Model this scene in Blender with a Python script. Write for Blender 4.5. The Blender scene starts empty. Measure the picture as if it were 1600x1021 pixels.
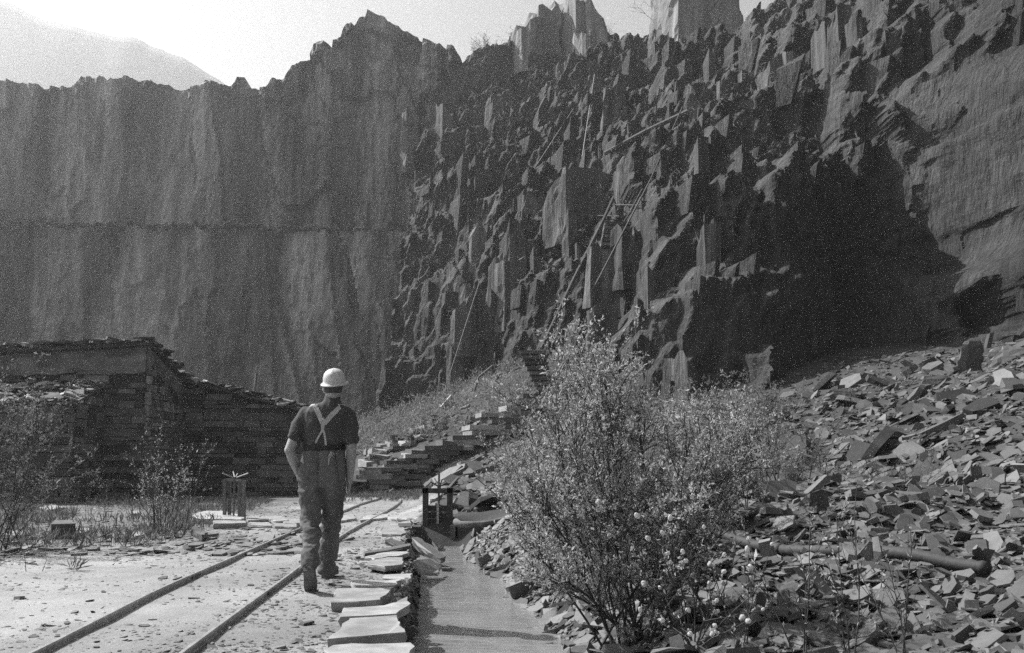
import bpy, bmesh, math, random
import numpy as np
from mathutils import Vector, Matrix

random.seed(7)
RNG = np.random.default_rng(7)
SC = bpy.context.scene
COL = SC.collection

# ------------------------------------------------------------------ camera
F = 1555.0                                  # focal length in pixels of a 1600 px wide frame
PITCH = math.radians(7.7)
CAM_Z = 1.02
cam_data = bpy.data.cameras.new('camera')
cam_data.sensor_width = 36.0
cam_data.lens = 36.0 * F / 1600.0
cam_data.clip_start = 0.05
cam_data.clip_end = 6000.0
cam = bpy.data.objects.new('camera', cam_data)
COL.objects.link(cam)
cam.location = (0, 0, CAM_Z)
cam.rotation_euler = (math.pi / 2 + PITCH, 0, 0)
SC.camera = cam

# ------------------------------------------------------------------ sky and sun (black-and-white film: neutral light)
SUN_VEC = Vector((-0.62, 0.33, 0.71)).normalized()      # towards the sun: high, ahead and to the left
SUN_EL = math.asin(SUN_VEC.z)
SUN_AZ = math.atan2(SUN_VEC.x, SUN_VEC.y)
world = bpy.data.worlds.new('World')
SC.world = world
world.use_nodes = True
wn = world.node_tree
wn.nodes.clear()
sky = wn.nodes.new('ShaderNodeTexSky')
sky.sky_type = 'NISHITA'
sky.sun_disc = False
sky.sun_elevation = SUN_EL
sky.sun_rotation = SUN_AZ
sky.altitude = 100
sky.air_density = 1.0
sky.dust_density = 4.5
sky.ozone_density = 1.0
bw = wn.nodes.new('ShaderNodeRGBToBW')
bg = wn.nodes.new('ShaderNodeBackground')
bg.inputs['Strength'].default_value = 0.050
wo = wn.nodes.new('ShaderNodeOutputWorld')
wn.links.new(sky.outputs[0], bw.inputs[0])
wn.links.new(bw.outputs[0], bg.inputs['Color'])
wn.links.new(bg.outputs[0], wo.inputs['Surface'])

sun_data = bpy.data.lights.new('sun', 'SUN')
sun_data.energy = 5.0
sun_data.angle = math.radians(0.5)
sun_data.color = (1.0, 1.0, 1.0)
sun = bpy.data.objects.new('sun', sun_data)
COL.objects.link(sun)
sun.rotation_euler = SUN_VEC.to_track_quat('Z', 'Y').to_euler()

SC.view_settings.view_transform = 'Standard'
SC.view_settings.look = 'None'
SC.view_settings.gamma = 1.0
SC.view_settings.use_curve_mapping = False
SC.view_settings.exposure = 0.88
SC.cycles.use_denoising = False                # keep the fine grain of a film negative
SC.cycles.volume_bounces = 1
SC.cycles.max_bounces = 6
SC.cycles.sample_clamp_indirect = 2.5
SC.cycles.transparent_max_bounces = 8
HAZE_DENSITY = 0.00058

# ------------------------------------------------------------------ helpers: where a pixel of the survey photograph lies
CT, ST = math.cos(PITCH), math.sin(PITCH)
def ray(px, py):
    u = (px - 800.0) / F; v = (510.5 - py) / F
    return np.array([u, CT - v * ST, ST + v * CT])
def P(px, py, d):                              # the point at depth d (metres ahead)
    r = ray(px, py)
    return r * (d / r[1]) + np.array([0, 0, CAM_Z])
def PZ(px, py, z=0.0):                         # the point on the level z
    r = ray(px, py)
    return r * ((z - CAM_Z) / r[2]) + np.array([0, 0, CAM_Z])
def project(V):
    V = np.asarray(V, float) - np.array([0, 0, CAM_Z])
    f = V[..., 1] * CT + V[..., 2] * ST
    up = -V[..., 1] * ST + V[..., 2] * CT
    f = np.maximum(f, 1e-3)
    return 800 + F * V[..., 0] / f, 510.5 - F * up / f, f

# ------------------------------------------------------------------ helpers: noise
def hash2(ix, iy, seed=0):
    h = (ix.astype(np.int64) * 374761393 + iy.astype(np.int64) * 668265263 + seed * 1274126177) & 0x7fffffff
    h = ((h ^ (h >> 13)) * 1274126177) & 0x7fffffff
    h = (h ^ (h >> 16)) * 2246822519 & 0x7fffffff
    return ((h ^ (h >> 15)) & 0xffffff) / float(0xffffff)
def vnoise(x, y, seed=0):
    x = np.asarray(x, float); y = np.asarray(y, float)
    ix = np.floor(x); iy = np.floor(y); fx = x - ix; fy = y - iy
    fx = fx * fx * (3 - 2 * fx); fy = fy * fy * (3 - 2 * fy)
    a = hash2(ix, iy, seed); b = hash2(ix + 1, iy, seed); c = hash2(ix, iy + 1, seed); d = hash2(ix + 1, iy + 1, seed)
    return (a * (1 - fx) + b * fx) * (1 - fy) + (c * (1 - fx) + d * fx) * fy - 0.5
def fbm(x, y, seed=0, n=4, gain=0.5):
    s = 0; a = 1.0
    for k in range(n):
        s = s + a * vnoise(x * 2 ** k, y * 2 ** k, seed + k * 17); a *= gain
    return s
def cells(x, z, w, h, seed, shear=0.0, boxy=True):
    """centre and two random numbers of the block each point falls in"""
    u = (x + shear * z) / w; v = z / h
    iu = np.floor(u); iv = np.floor(v)
    best = np.full(u.shape, 1e9); cu = np.zeros_like(u); cv = np.zeros_like(u); r1 = np.zeros_like(u); r2 = np.zeros_like(u)
    for a in (-1, 0, 1):
        for b in (-1, 0, 1):
            gu = iu + a; gv = iv + b
            pu = gu + 0.1 + 0.8 * hash2(gu, gv, seed); pv = gv + 0.1 + 0.8 * hash2(gu, gv, seed + 5)
            du = np.abs(u - pu); dv = np.abs(v - pv)
            d = np.maximum(du, dv) + 0.25 * (du + dv) if boxy else du * du + dv * dv
            m = d < best
            best = np.where(m, d, best); cu = np.where(m, pu, cu); cv = np.where(m, pv, cv)
            r1 = np.where(m, hash2(gu, gv, seed + 9), r1); r2 = np.where(m, hash2(gu, gv, seed + 13), r2)
    zc = cv * h
    return cu * w - shear * zc, zc, r1, r2
class RBF:
    def __init__(self, pts, vals, smooth=0.0):
        self.p = np.asarray(pts, float); v = np.asarray(vals, float); n = len(v)
        D = np.linalg.norm(self.p[:, None] - self.p[None], axis=2)
        A = np.zeros((n + 3, n + 3)); A[:n, :n] = D - smooth * np.eye(n)
        A[:n, n] = 1; A[:n, n + 1:] = self.p; A[n, :n] = 1; A[n + 1:, :n] = self.p.T
        self.w = np.linalg.lstsq(A, np.concatenate([v, [0, 0, 0]]), rcond=None)[0]; self.n = n
    def __call__(self, x, y):
        x = np.asarray(x, float); y = np.asarray(y, float); sh = x.shape
        q = np.stack([x.ravel(), y.ravel()], 1); out = np.empty(len(q))
        for i in range(0, len(q), 20000):
            qq = q[i:i + 20000]
            D = np.sqrt(((qq[:, None, :] - self.p[None]) ** 2).sum(2))
            out[i:i + 20000] = D @ self.w[:self.n] + self.w[self.n] + qq @ self.w[self.n + 1:]
        return out.reshape(sh)

# ------------------------------------------------------------------ helpers: meshes and objects
def new_mesh(name, V, Fc, mat=None, smooth=False):
    me = bpy.data.meshes.new(name)
    V = np.asarray(V, float)
    if isinstance(Fc, np.ndarray):
        n, k = Fc.shape
        me.vertices.add(len(V)); me.vertices.foreach_set('co', V.ravel())
        me.loops.add(n * k); me.loops.foreach_set('vertex_index', Fc.astype(np.int32).ravel())
        me.polygons.add(n); me.polygons.foreach_set('loop_start', np.arange(0, n * k, k, dtype=np.int32))
        me.update(calc_edges=True)
    else:
        me.from_pydata([tuple(v) for v in V], [], [tuple(int(i) for i in f) for f in Fc]); me.update()
    me.polygons.foreach_set('use_smooth', np.full(len(me.polygons), bool(smooth)))
    if mat is not None:
        me.materials.append(mat)
    return me
def link(name, me, parent=None, loc=None):
    o = bpy.data.objects.new(name, me)
    COL.objects.link(o)
    if loc is not None: o.location = loc
    if parent is not None: o.parent = parent
    return o
def tag(o, label=None, cat=None, group=None, kind=None):
    if label: o['label'] = label
    if cat: o['category'] = cat
    if group: o['group'] = group
    if kind or cat: o['kind'] = kind or 'thing'
    return o
def thing(name, label, cat, loc=(0, 0, 0), group=None):
    return tag(link(name, None, None, loc), label, cat, group)
class MB:
    """collects shapes into one mesh"""
    def __init__(self): self.v = []; self.f = []; self.n = 0
    def add(self, V, Fc):
        V = np.asarray(V, float)
        self.v.append(V); self.f += [tuple(int(i) + self.n for i in f) for f in Fc]; self.n += len(V)
        return self
    def prism(self, poly, z0, z1):
        """poly: list of (x, y) anticlockwise; z0, z1 numbers or lists"""
        n = len(poly)
        zz0 = z0 if hasattr(z0, '__len__') else [z0] * n
        zz1 = z1 if hasattr(z1, '__len__') else [z1] * n
        V = [(p[0], p[1], zz0[i]) for i, p in enumerate(poly)] + [(p[0], p[1], zz1[i]) for i, p in enumerate(poly)]
        Fc = [tuple(range(n))[::-1], tuple(range(n, 2 * n))] + [(i, (i + 1) % n, n + (i + 1) % n, n + i) for i in range(n)]
        return self.add(V, Fc)
    def box(self, c, s, rot=None):
        V = np.array([(x, y, z) for x in (-.5, .5) for y in (-.5, .5) for z in (-.5, .5)]) * np.array(s)
        if rot is not None: V = V @ np.array(rot).T
        V = V + np.array(c)
        return self.add(V, [(0, 1, 3, 2), (4, 6, 7, 5), (0, 4, 5, 1), (2, 3, 7, 6), (0, 2, 6, 4), (1, 5, 7, 3)])
    def bar(self, a, b, w, h=None, up=(0, 0, 1)):
        """a beam of w x h from a to b"""
        h = w if h is None else h
        a = np.array(a, float); b = np.array(b, float); t = b - a; L = np.linalg.norm(t); t /= L
        up = np.array(up, float)
        if abs(t @ up) > 0.97: up = np.array([0, 1.0, 0])
        s = np.cross(t, up); s /= np.linalg.norm(s); u = np.cross(s, t)
        V = []
        for e in (a, b):
            for i, j in ((-1, -1), (1, -1), (1, 1), (-1, 1)): V.append(e + s * i * w / 2 + u * j * h / 2)
        return self.add(V, [(0, 3, 2, 1), (4, 5, 6, 7), (0, 1, 5, 4), (1, 2, 6, 5), (2, 3, 7, 6), (3, 0, 4, 7)])
    def tube(self, pts, rad, sides=6, cap=True):
        pts = np.asarray(pts, float); n = len(pts)
        rad = np.full(n, rad) if np.isscalar(rad) else np.asarray(rad, float)
        t = np.gradient(pts, axis=0); t /= np.maximum(np.linalg.norm(t, axis=1, keepdims=True), 1e-9)
        ref = np.array([0, 0, 1.0]) if abs(t[:, 2]).mean() < 0.85 else np.array([0, 1.0, 0])
        s = np.cross(t, ref); s /= np.maximum(np.linalg.norm(s, axis=1, keepdims=True), 1e-9); u = np.cross(s, t)
        a = np.arange(sides) * 2 * math.pi / sides
        V = (pts[:, None] + rad[:, None, None] * (s[:, None] * np.cos(a)[None, :, None] + u[:, None] * np.sin(a)[None, :, None])).reshape(-1, 3)
        Fc = [(i * sides + j, i * sides + (j + 1) % sides, (i + 1) * sides + (j + 1) % sides, (i + 1) * sides + j) for i in range(n - 1) for j in range(sides)]
        if cap: Fc += [tuple(range(sides))[::-1], tuple(range((n - 1) * sides, n * sides))]
        return self.add(V, Fc)
    def build(self, name, mat=None, parent=None, smooth=False, loc=None):
        V = np.concatenate(self.v) if self.v else np.zeros((0, 3))
        if parent is not None and loc is None: V = V - np.array(world_loc(parent))
        if loc is not None: V = V - np.array(loc)
        return link(name, new_mesh(name, V, self.f, mat, smooth), parent, loc)
def world_loc(o):
    p = np.zeros(3)
    while o is not None:
        p += np.array(o.location); o = o.parent
    return p
def catmull(pts, n=8):
    p = np.asarray(pts, float); p = np.concatenate([[2 * p[0] - p[1]], p, [2 * p[-1] - p[-2]]])
    out = []
    for i in range(1, len(p) - 2):
        for t in np.arange(n) / n:
            out.append(0.5 * (2 * p[i] + (p[i + 1] - p[i - 1]) * t + (2 * p[i - 1] - 5 * p[i] + 4 * p[i + 1] - p[i + 2]) * t * t + (3 * p[i] - p[i - 1] - 3 * p[i + 1] + p[i + 2]) * t ** 3))
    return np.array(out + [p[-2]])

# ------------------------------------------------------------------ materials (all neutral: the picture is black and white)
def material(name, base=0.2, var=0.35, scale=3.0, stretch=(1, 1, 1), rough=0.8, bump=0.3, bscale=None, bdist=0.02,
             detail=6.0, per_object=0.0, spec=0.3, second=None, translucent=0.0, metallic=0.0, per_island=0.0, spots=None):
    m = bpy.data.materials.new(name); m.use_nodes = True
    nt = m.node_tree; N = nt.nodes; L = nt.links
    b = N['Principled BSDF']; out = N['Material Output']
    tc = N.new('ShaderNodeTexCoord'); geo = N.new('ShaderNodeNewGeometry')
    mp = N.new('ShaderNodeMapping'); mp.inputs['Scale'].default_value = stretch
    L.new(geo.outputs['Position'] if not per_object == -1 else tc.outputs['Object'], mp.inputs['Vector'])
    nz = N.new('ShaderNodeTexNoise'); nz.inputs['Scale'].default_value = scale; nz.inputs['Detail'].default_value = detail
    nz.inputs['Roughness'].default_value = 0.62
    L.new(mp.outputs[0], nz.inputs['Vector'])
    mr = N.new('ShaderNodeMapRange'); mr.inputs['From Min'].default_value = 0.28; mr.inputs['From Max'].default_value = 0.72
    mr.inputs['To Min'].default_value = base * (1 - var); mr.inputs['To Max'].default_value = base * (1 + var)
    L.new(nz.outputs['Fac'], mr.inputs['Value'])
    val = mr.outputs['Result']
    def mul(val, sock, lo, hi):
        r = N.new('ShaderNodeMapRange'); r.inputs['To Min'].default_value = lo; r.inputs['To Max'].default_value = hi
        L.new(sock, r.inputs['Value'])
        q = N.new('ShaderNodeMath'); q.operation = 'MULTIPLY'; L.new(val, q.inputs[0]); L.new(r.outputs['Result'], q.inputs[1])
        return q.outputs[0]
    if second:                                   # (scale, stretch, lo, hi, from_min, from_max): stains or streaks with a shape of their own
        sc2, st2, lo, hi, f0, f1 = second
        mp2 = N.new('ShaderNodeMapping'); mp2.inputs['Scale'].default_value = st2
        L.new(geo.outputs['Position'], mp2.inputs['Vector'])
        n2 = N.new('ShaderNodeTexNoise'); n2.inputs['Scale'].default_value = sc2; n2.inputs['Detail'].default_value = 5
        L.new(mp2.outputs[0], n2.inputs['Vector'])
        r = N.new('ShaderNodeMapRange'); r.inputs['From Min'].default_value = f0; r.inputs['From Max'].default_value = f1
        r.inputs['To Min'].default_value = lo; r.inputs['To Max'].default_value = hi
        L.new(n2.outputs['Fac'], r.inputs['Value'])
        q = N.new('ShaderNodeMath'); q.operation = 'MULTIPLY'; L.new(val, q.inputs[0]); L.new(r.outputs['Result'], q.inputs[1]); val = q.outputs[0]
    if spots:                                    # (scale, size, value): specks of another tone
        vs = N.new('ShaderNodeTexVoronoi'); vs.inputs['Scale'].default_value = spots[0]; L.new(tc.outputs['Object'], vs.inputs['Vector'])
        r = N.new('ShaderNodeMapRange'); r.inputs['From Min'].default_value = spots[1]; r.inputs['From Max'].default_value = spots[1] * 1.3
        r.inputs['To Min'].default_value = spots[2]; r.inputs['To Max'].default_value = 1.0; L.new(vs.outputs['Distance'], r.inputs['Value'])
        q = N.new('ShaderNodeMath'); q.operation = 'MULTIPLY'; L.new(val, q.inputs[0]); L.new(r.outputs['Result'], q.inputs[1]); val = q.outputs[0]
    if per_object > 0:
        oi = N.new('ShaderNodeObjectInfo'); val = mul(val, oi.outputs['Random'], 1 - per_object, 1 + per_object)
    if per_island > 0:
        val = mul(val, geo.outputs['Random Per Island'], 1 - per_island, 1 + per_island)
    cc = N.new('ShaderNodeCombineColor')
    for k in range(3): L.new(val, cc.inputs[k])
    L.new(cc.outputs[0], b.inputs['Base Color'])
    b.inputs['Roughness'].default_value = rough
    b.inputs['Specular IOR Level'].default_value = spec
    b.inputs['Metallic'].default_value = metallic
    if bump > 0:
        bn = N.new('ShaderNodeTexNoise'); bn.inputs['Scale'].default_value = bscale or scale * 4; bn.inputs['Detail'].default_value = 6
        bn.inputs['Roughness'].default_value = 0.65
        L.new(mp.outputs[0], bn.inputs['Vector'])
        bp = N.new('ShaderNodeBump'); bp.inputs['Strength'].default_value = bump; bp.inputs['Distance'].default_value = bdist
        L.new(bn.outputs['Fac'], bp.inputs['Height']); L.new(bp.outputs[0], b.inputs['Normal'])
    if translucent > 0:
        tr = N.new('ShaderNodeBsdfTranslucent'); L.new(cc.outputs[0], tr.inputs['Color'])
        mx = N.new('ShaderNodeMixShader'); mx.inputs[0].default_value = translucent
        L.new(b.outputs[0], mx.inputs[1]); L.new(tr.outputs[0], mx.inputs[2]); L.new(mx.outputs[0], out.inputs['Surface'])
    return m
M = {}
M['cliff_far'] = material('cliff_far_rock', 0.145, 0.55, 0.8, (1, 1, 0.08), 0.85, 0.5, 1.6, 0.25, second=(0.24, (1, 1, 0.16), 0.5, 2.6, 0.42, 0.72))  # lighter than the near rock: lift missing from the thin haze is put into the colour
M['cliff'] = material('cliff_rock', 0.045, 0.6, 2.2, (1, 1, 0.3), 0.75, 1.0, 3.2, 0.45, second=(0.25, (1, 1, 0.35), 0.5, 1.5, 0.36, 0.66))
M['pillar'] = material('pillar_rock', 0.095, 0.45, 2.0, (1, 1, 0.12), 0.75, 0.9, 4.0, 0.2, second=(1.0, (1, 1, 0.06), 0.55, 1.2, 0.4, 0.6))
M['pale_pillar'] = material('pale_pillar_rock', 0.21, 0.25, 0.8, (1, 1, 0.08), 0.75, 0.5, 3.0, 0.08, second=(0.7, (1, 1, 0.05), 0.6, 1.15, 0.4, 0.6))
M['mountain'] = material('mountain_turf', 0.12, 0.3, 0.01, (1, 1, 1), 0.95, 0.0)
M['ground'] = material('dusty_slate_ground', 0.26, 0.22, 1.7, (1, 1, 1), 0.9, 0.55, 26, 0.03, detail=10, second=(0.35, (1, 1, 1), 0.62, 1.15, 0.36, 0.62))
M['slate'] = material('slate_scree', 0.095, 0.3, 5, (1, 1, 1), 0.6, 0.3, 18, 0.01, per_island=0.5, spec=0.4)
M['slate_one'] = material('slate_piece', 0.095, 0.3, 5, (1, 1, 1), 0.6, 0.3, 18, 0.01, per_object=0.5, spec=0.4)
M['slate_dark'] = material('dark_slate_scree', 0.075, 0.35, 5, (1, 1, 1), 0.7, 0.3, 18, 0.01, per_island=0.7, spec=0.35)
M['slate_dark_one'] = material('dark_slate_piece', 0.075, 0.35, 5, (1, 1, 1), 0.7, 0.3, 18, 0.01, per_object=0.7, spec=0.35)
M['pipe'] = material('tarred_pipe', 0.03, 0.5, 18, (1, 1, 1), 0.75, 0.6, 60, 0.004, spec=0.5)
M['slab'] = material('pale_slate_slab', 0.28, 0.2, 4, (1, 1, 1), 0.6, 0.25, 14, 0.008, per_object=0.2, spec=0.4, second=(7, (1, 1, 1), 0.8, 1.1, 0.4, 0.6))
M['wall'] = material('wall_stone', 0.085, 0.3, 4, (1, 1, 1), 0.85, 0.4, 22, 0.01, per_object=0.75)
M['wall_i'] = material('wall_stone_small', 0.085, 0.3, 4, (1, 1, 1), 0.85, 0.4, 22, 0.01, per_island=0.75)
M['wall_pale'] = material('wall_stone_pale', 0.15, 0.3, 4, (1, 1, 1), 0.85, 0.4, 22, 0.01, per_island=0.65)
M['wall_core'] = material('wall_core', 0.03, 0.3, 4, (1, 1, 1), 0.9, 0.4)
M['plaster'] = material('worn_render', 0.13, 0.3, 2.0, (1, 1, 1), 0.9, 0.4, 14, 0.02, second=(1.5, (1, 1, 2), 0.5, 1.2, 0.35, 0.6))
M['roof_dark'] = material('roof_slate', 0.07, 0.4, 6, (1, 1, 1), 0.7, 0.3, per_object=0.5)
M['rail'] = material('rail_steel', 0.26, 0.35, 9, (1, 1, 1), 0.45, 0.3, 60, 0.003, spec=0.5)
M['wood_dark'] = material('weathered_timber', 0.055, 0.4, 14, (1, 1, 0.12), 0.8, 0.5, 60, 0.004)
M['wood'] = material('grey_timber', 0.13, 0.4, 14, (1, 1, 0.12), 0.8, 0.5, 60, 0.004)
M['iron'] = material('rusty_iron', 0.07, 0.4, 25, (1, 1, 1), 0.6, 0.3, spec=0.5)
M['iron_pale'] = material('worn_iron', 0.35, 0.3, 25, (1, 1, 1), 0.5, 0.2, spec=0.5)
M['cable'] = material('wire_rope', 0.22, 0.2, 10, (1, 1, 1), 0.6, 0.0)
M['cable_dark'] = material('dark_cable', 0.05, 0.2, 10, (1, 1, 1), 0.6, 0.0)
M['bark'] = material('twig_bark', 0.05, 0.4, 20, (1, 1, 1), 0.8, 0.0)
M['leaf'] = material('willow_leaf', 0.36, 0.3, 6, (1, 1, 1), 0.6, 0.0, per_island=0.45, translucent=0.55)
M['leaf_dim'] = material('scrub_leaf', 0.20, 0.3, 6, (1, 1, 1), 0.7, 0.0, per_island=0.5, translucent=0.4)
M['catkin'] = material('catkin_fluff', 0.62, 0.15, 30, (1, 1, 1), 0.9, 0.0, translucent=0.5)
M['grass'] = material('dry_grass', 0.15, 0.3, 3, (1, 1, 1), 0.8, 0.0, per_island=0.5, translucent=0.35)
# ================================================================== the setting: ground, stream bed, mountain, quarry faces
gp = []
for x, y, z in [(-8, 4, 0), (-4, 4, 0), (-1.3, 4, 0), (-10, 10, 0), (-5, 10, 0), (-2.2, 10, 0), (-1.0, 7.5, 0), (-12, 20, 0.02), (-6, 20, 0), (-3, 20, 0), (-2.2, 15, 0),
                (-15, 28, 0.05), (-8, 28, 0), (-4.5, 28, 0), (-4.5, 32, 0.1), (-20, 35, 0.2), (-10, 42, 0.5), (-10, 70, 1.6), (-30, 80, 2), (-50, 90, 3), (-30, 30, 0.3),
                (-60, 40, 1), (-20, 3, 0), (-90, 90, 3), (-20, -10, 0), (0, -10, 0), (20, -10, 1), (15, 4, 1.2), (20, 15, 3.4), (26, 28, 6), (10, 2, 0.5), (40, 40, 9)]:
    gp.append((x, y, z))
for px, py, d in [(870, 1010, 6.3), (1000, 1000, 6.0), (1150, 1010, 5.5), (1300, 1000, 5.2), (1600, 1000, 5.0), (1530, 915, 6.8), (1330, 880, 7.9), (1130, 850, 9.5), (800, 880, 11.0),
                  (1100, 775, 13), (1250, 762, 13), (1350, 756, 13), (1480, 760, 12.5), (1600, 775, 11.3), (1600, 720, 14.5),
                  (1500, 685, 17.5), (1600, 650, 18.5), (1450, 640, 26), (1300, 622, 30), (1250, 640, 32), (1600, 600, 20.5), (1600, 560, 22.5), (1500, 600, 26), (1100, 655, 34), (980, 660, 36), (900, 655, 39),
                  (850, 765, 17), (760, 800, 16), (820, 700, 27), (740, 735, 25), (690, 760, 23), (760, 650, 42), (700, 650, 45), (760, 590, 52), (650, 665, 50), (580, 690, 46), (560, 725, 38), (830, 565, 48), (700, 620, 58), (600, 682, 88), (640, 765, 27)]:
    gp.append(tuple(P(px, py, d)))
for px, d, z in [(1200, 15.6, 0.15), (1320, 15.6, 0.12), (1420, 15.3, 0.2), (1300, 17, 0.3), (1150, 18, 0.4), (1000, 20, 0.55), (1250, 20, 0.8)]:
    gp.append((ray(px, 700)[0] / ray(px, 700)[1] * d, d, z))
gp = np.array(gp)
ground_rbf = RBF(gp[:, :2], gp[:, 2], 0.4)
WATER_Z = -0.24
stream_c = np.array([(-0.35, 3.0), (-0.28, 5.0), (-0.2, 6.6), (-0.28, 8.0), (-0.45, 9.5), (-0.62, 11.0), (-0.88, 12.6), (-1.05, 14.2), (-1.15, 16.0)])
stream_w = np.array([0.48, 0.47, 0.45, 0.43, 0.40, 0.36, 0.31, 0.28, 0.26])
def stream_dist(x, y):
    cx = np.interp(y, stream_c[:, 1], stream_c[:, 0]); w = np.interp(y, stream_c[:, 1], stream_w)
    inside = np.clip((15.6 - y) / 0.6, 0, 1)
    return x - cx, w, inside
def ground_z(x, y, rough=True):
    x = np.asarray(x, float); y = np.asarray(y, float)
    z = ground_rbf(x, y)
    far = np.clip((np.hypot(x, y - 40) - 110) / 60, 0, 1); z = z * (1 - far) + 4.0 * far
    z = np.clip(z, -0.02, 30)
    flat = np.clip((-0.55 - 0.05 * y - x) / 0.6, 0, 1) * np.clip((x + 11) / 2, 0, 1) * np.clip((35 - y) / 2.0, 0, 1)
    z = z * (1 - flat)
    dx, w, ins = stream_dist(x, y)
    if rough:
        k = np.clip((x - 0.2) / 1.5, 0, 1) * np.clip((60 - y) / 20, 0, 1)
        z = z + k * (0.26 * fbm(x * 0.8, y * 0.8, 3) + 0.13 * fbm(x * 3.1, y * 3.1, 5)) + (1 - k) * 0.012 * fbm(x * 1.2, y * 1.2, 8)
    bed = WATER_Z - 0.12
    left = np.clip((-dx - w) / 0.10, 0, 1); right = np.clip((dx - w) / 0.7, 0, 1)
    t = np.where(dx < 0, left, right)
    zc = bed + (z - bed) * np.where(dx < 0, t, np.clip(t ** 0.75, 0, 1))
    return z * (1 - ins) + zc * ins
def grid_axis(segs):
    out = []
    for a, b, s in segs: out += list(np.arange(a, b, s))
    return np.array(out + [segs[-1][1]])
gx = grid_axis([(-2500, -200, 230), (-200, -40, 8), (-40, -9, 0.8), (-9, -1.6, 0.22), (-1.6, 1.0, 0.06), (1.0, 9, 0.16), (9, 30, 0.6), (30, 200, 8), (200, 2500, 230)])
gy = grid_axis([(-600, -20, 60), (-20, 2.5, 2.5), (2.5, 16, 0.10), (16, 34, 0.3), (34, 100, 1.2), (100, 400, 15), (400, 3200, 200)])
GX, GY = np.meshgrid(gx, gy)
GZ = ground_z(GX, GY)
def grid_faces(ny, nx):
    i = np.arange(ny * nx).reshape(ny, nx)
    return np.stack([i[:-1, :-1].ravel(), i[:-1, 1:].ravel(), i[1:, 1:].ravel(), i[1:, :-1].ravel()], 1)
ground = link('ground', new_mesh('ground', np.stack([GX, GY, GZ], 2).reshape(-1, 3), grid_faces(*GX.shape), M['ground'], True))
stw = stream_dist(GX, GY)
pale = np.clip((-(stw[0] + stw[1]) + 0.05) / 0.25, 0, 1) * np.clip((34 - GY) / 5, 0, 1)
pale = pale * (1 - 0.55 * np.clip((GY - 10.5 + 0.25 * (GX + 5)) / 2.0, 0, 1) * np.clip((-4.6 - GX) / 1.2 + 0.6 * fbm(GX * 0.8, GY * 0.8, 19), 0, 1))
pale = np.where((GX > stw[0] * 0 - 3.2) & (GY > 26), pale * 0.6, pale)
at = ground.data.attributes.new('pale', 'FLOAT', 'POINT'); at.data.foreach_set('value', pale.ravel().astype(np.float32))
nt = M['ground'].node_tree
an = nt.nodes.new('ShaderNodeAttribute'); an.attribute_name = 'pale'
r_ = nt.nodes.new('ShaderNodeMapRange'); r_.inputs['To Min'].default_value = 0.20; r_.inputs['To Max'].default_value = 1.0
q_ = nt.nodes.new('ShaderNodeMath'); q_.operation = 'MULTIPLY'
cc_ = [n for n in nt.nodes if n.type == 'COMBINE_COLOR'][0]; src = cc_.inputs[0].links[0].from_socket
nt.links.new(an.outputs['Fac'], r_.inputs['Value']); nt.links.new(src, q_.inputs[0]); nt.links.new(r_.outputs[0], q_.inputs[1])
for k_ in range(3): nt.links.new(q_.outputs[0], cc_.inputs[k_])
tag(ground, 'pale dusty quarry floor of crushed slate', kind='structure')

# the mountain far off at the left
mpx = [(-900, -90), (-500, -70), (-200, -45), (0, 0), (30, 12), (60, 28), (110, 40), (150, 52), (210, 60), (260, 80), (290, 92), (330, 118), (380, 150), (450, 190), (600, 250)]
MD = 700.0
mp_ = np.array([P(a, b, MD) for a, b in mpx])
mx = np.linspace(mp_[0, 0], mp_[-1, 0], 260)
ridge = np.interp(mx, mp_[:, 0], mp_[:, 2]) + 2.2 * fbm(mx / 14, mx * 0, 31)
my = np.concatenate([np.linspace(-150, 0, 24), np.linspace(6, 130, 14)])
MX, MY = np.meshgrid(mx, my)
fall = np.where(MY < 0, 1 - (np.abs(MY) / 150) ** 1.2, 1 - (MY / 130) ** 1.3)
MZ = 3 + (ridge[None] - 3) * fall + np.where(MY == 0, 0, 1) * 7 * fbm(MX / 40, MY / 40, 33) * np.clip(1 - fall, 0, 0.3) / 0.3
mountain = link('mountain', new_mesh('mountain', np.stack([MX, MD + MY, MZ], 2).reshape(-1, 3), grid_faces(*MX.shape), M['mountain'], True))
tag(mountain, 'pale hazy mountain ridge beyond the quarry rim', kind='structure')

def sheet(name, X, Z, Y, mat, back=14.0, label=None):
    """rock face given as depth Y over (X, Z); its rim is carried back into the hill"""
    V = np.stack([X, Y, Z], 2)
    extra = []
    for k, (b, dz) in enumerate(((0.35, -0.4), (1.0, -1.5))):
        r = V[-1].copy(); r[:, 1] += back * b; r[:, 2] += dz + 0.8 * fbm(r[:, 0] * 0.7, r[:, 0] * 0 + k, 77)
        extra.append(r)
    V = np.concatenate([V, np.stack(extra)], 0)
    o = link(name, new_mesh(name, V.reshape(-1, 3), grid_faces(*V.shape[:2]), mat))
    return tag(o, label, kind='structure')

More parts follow.
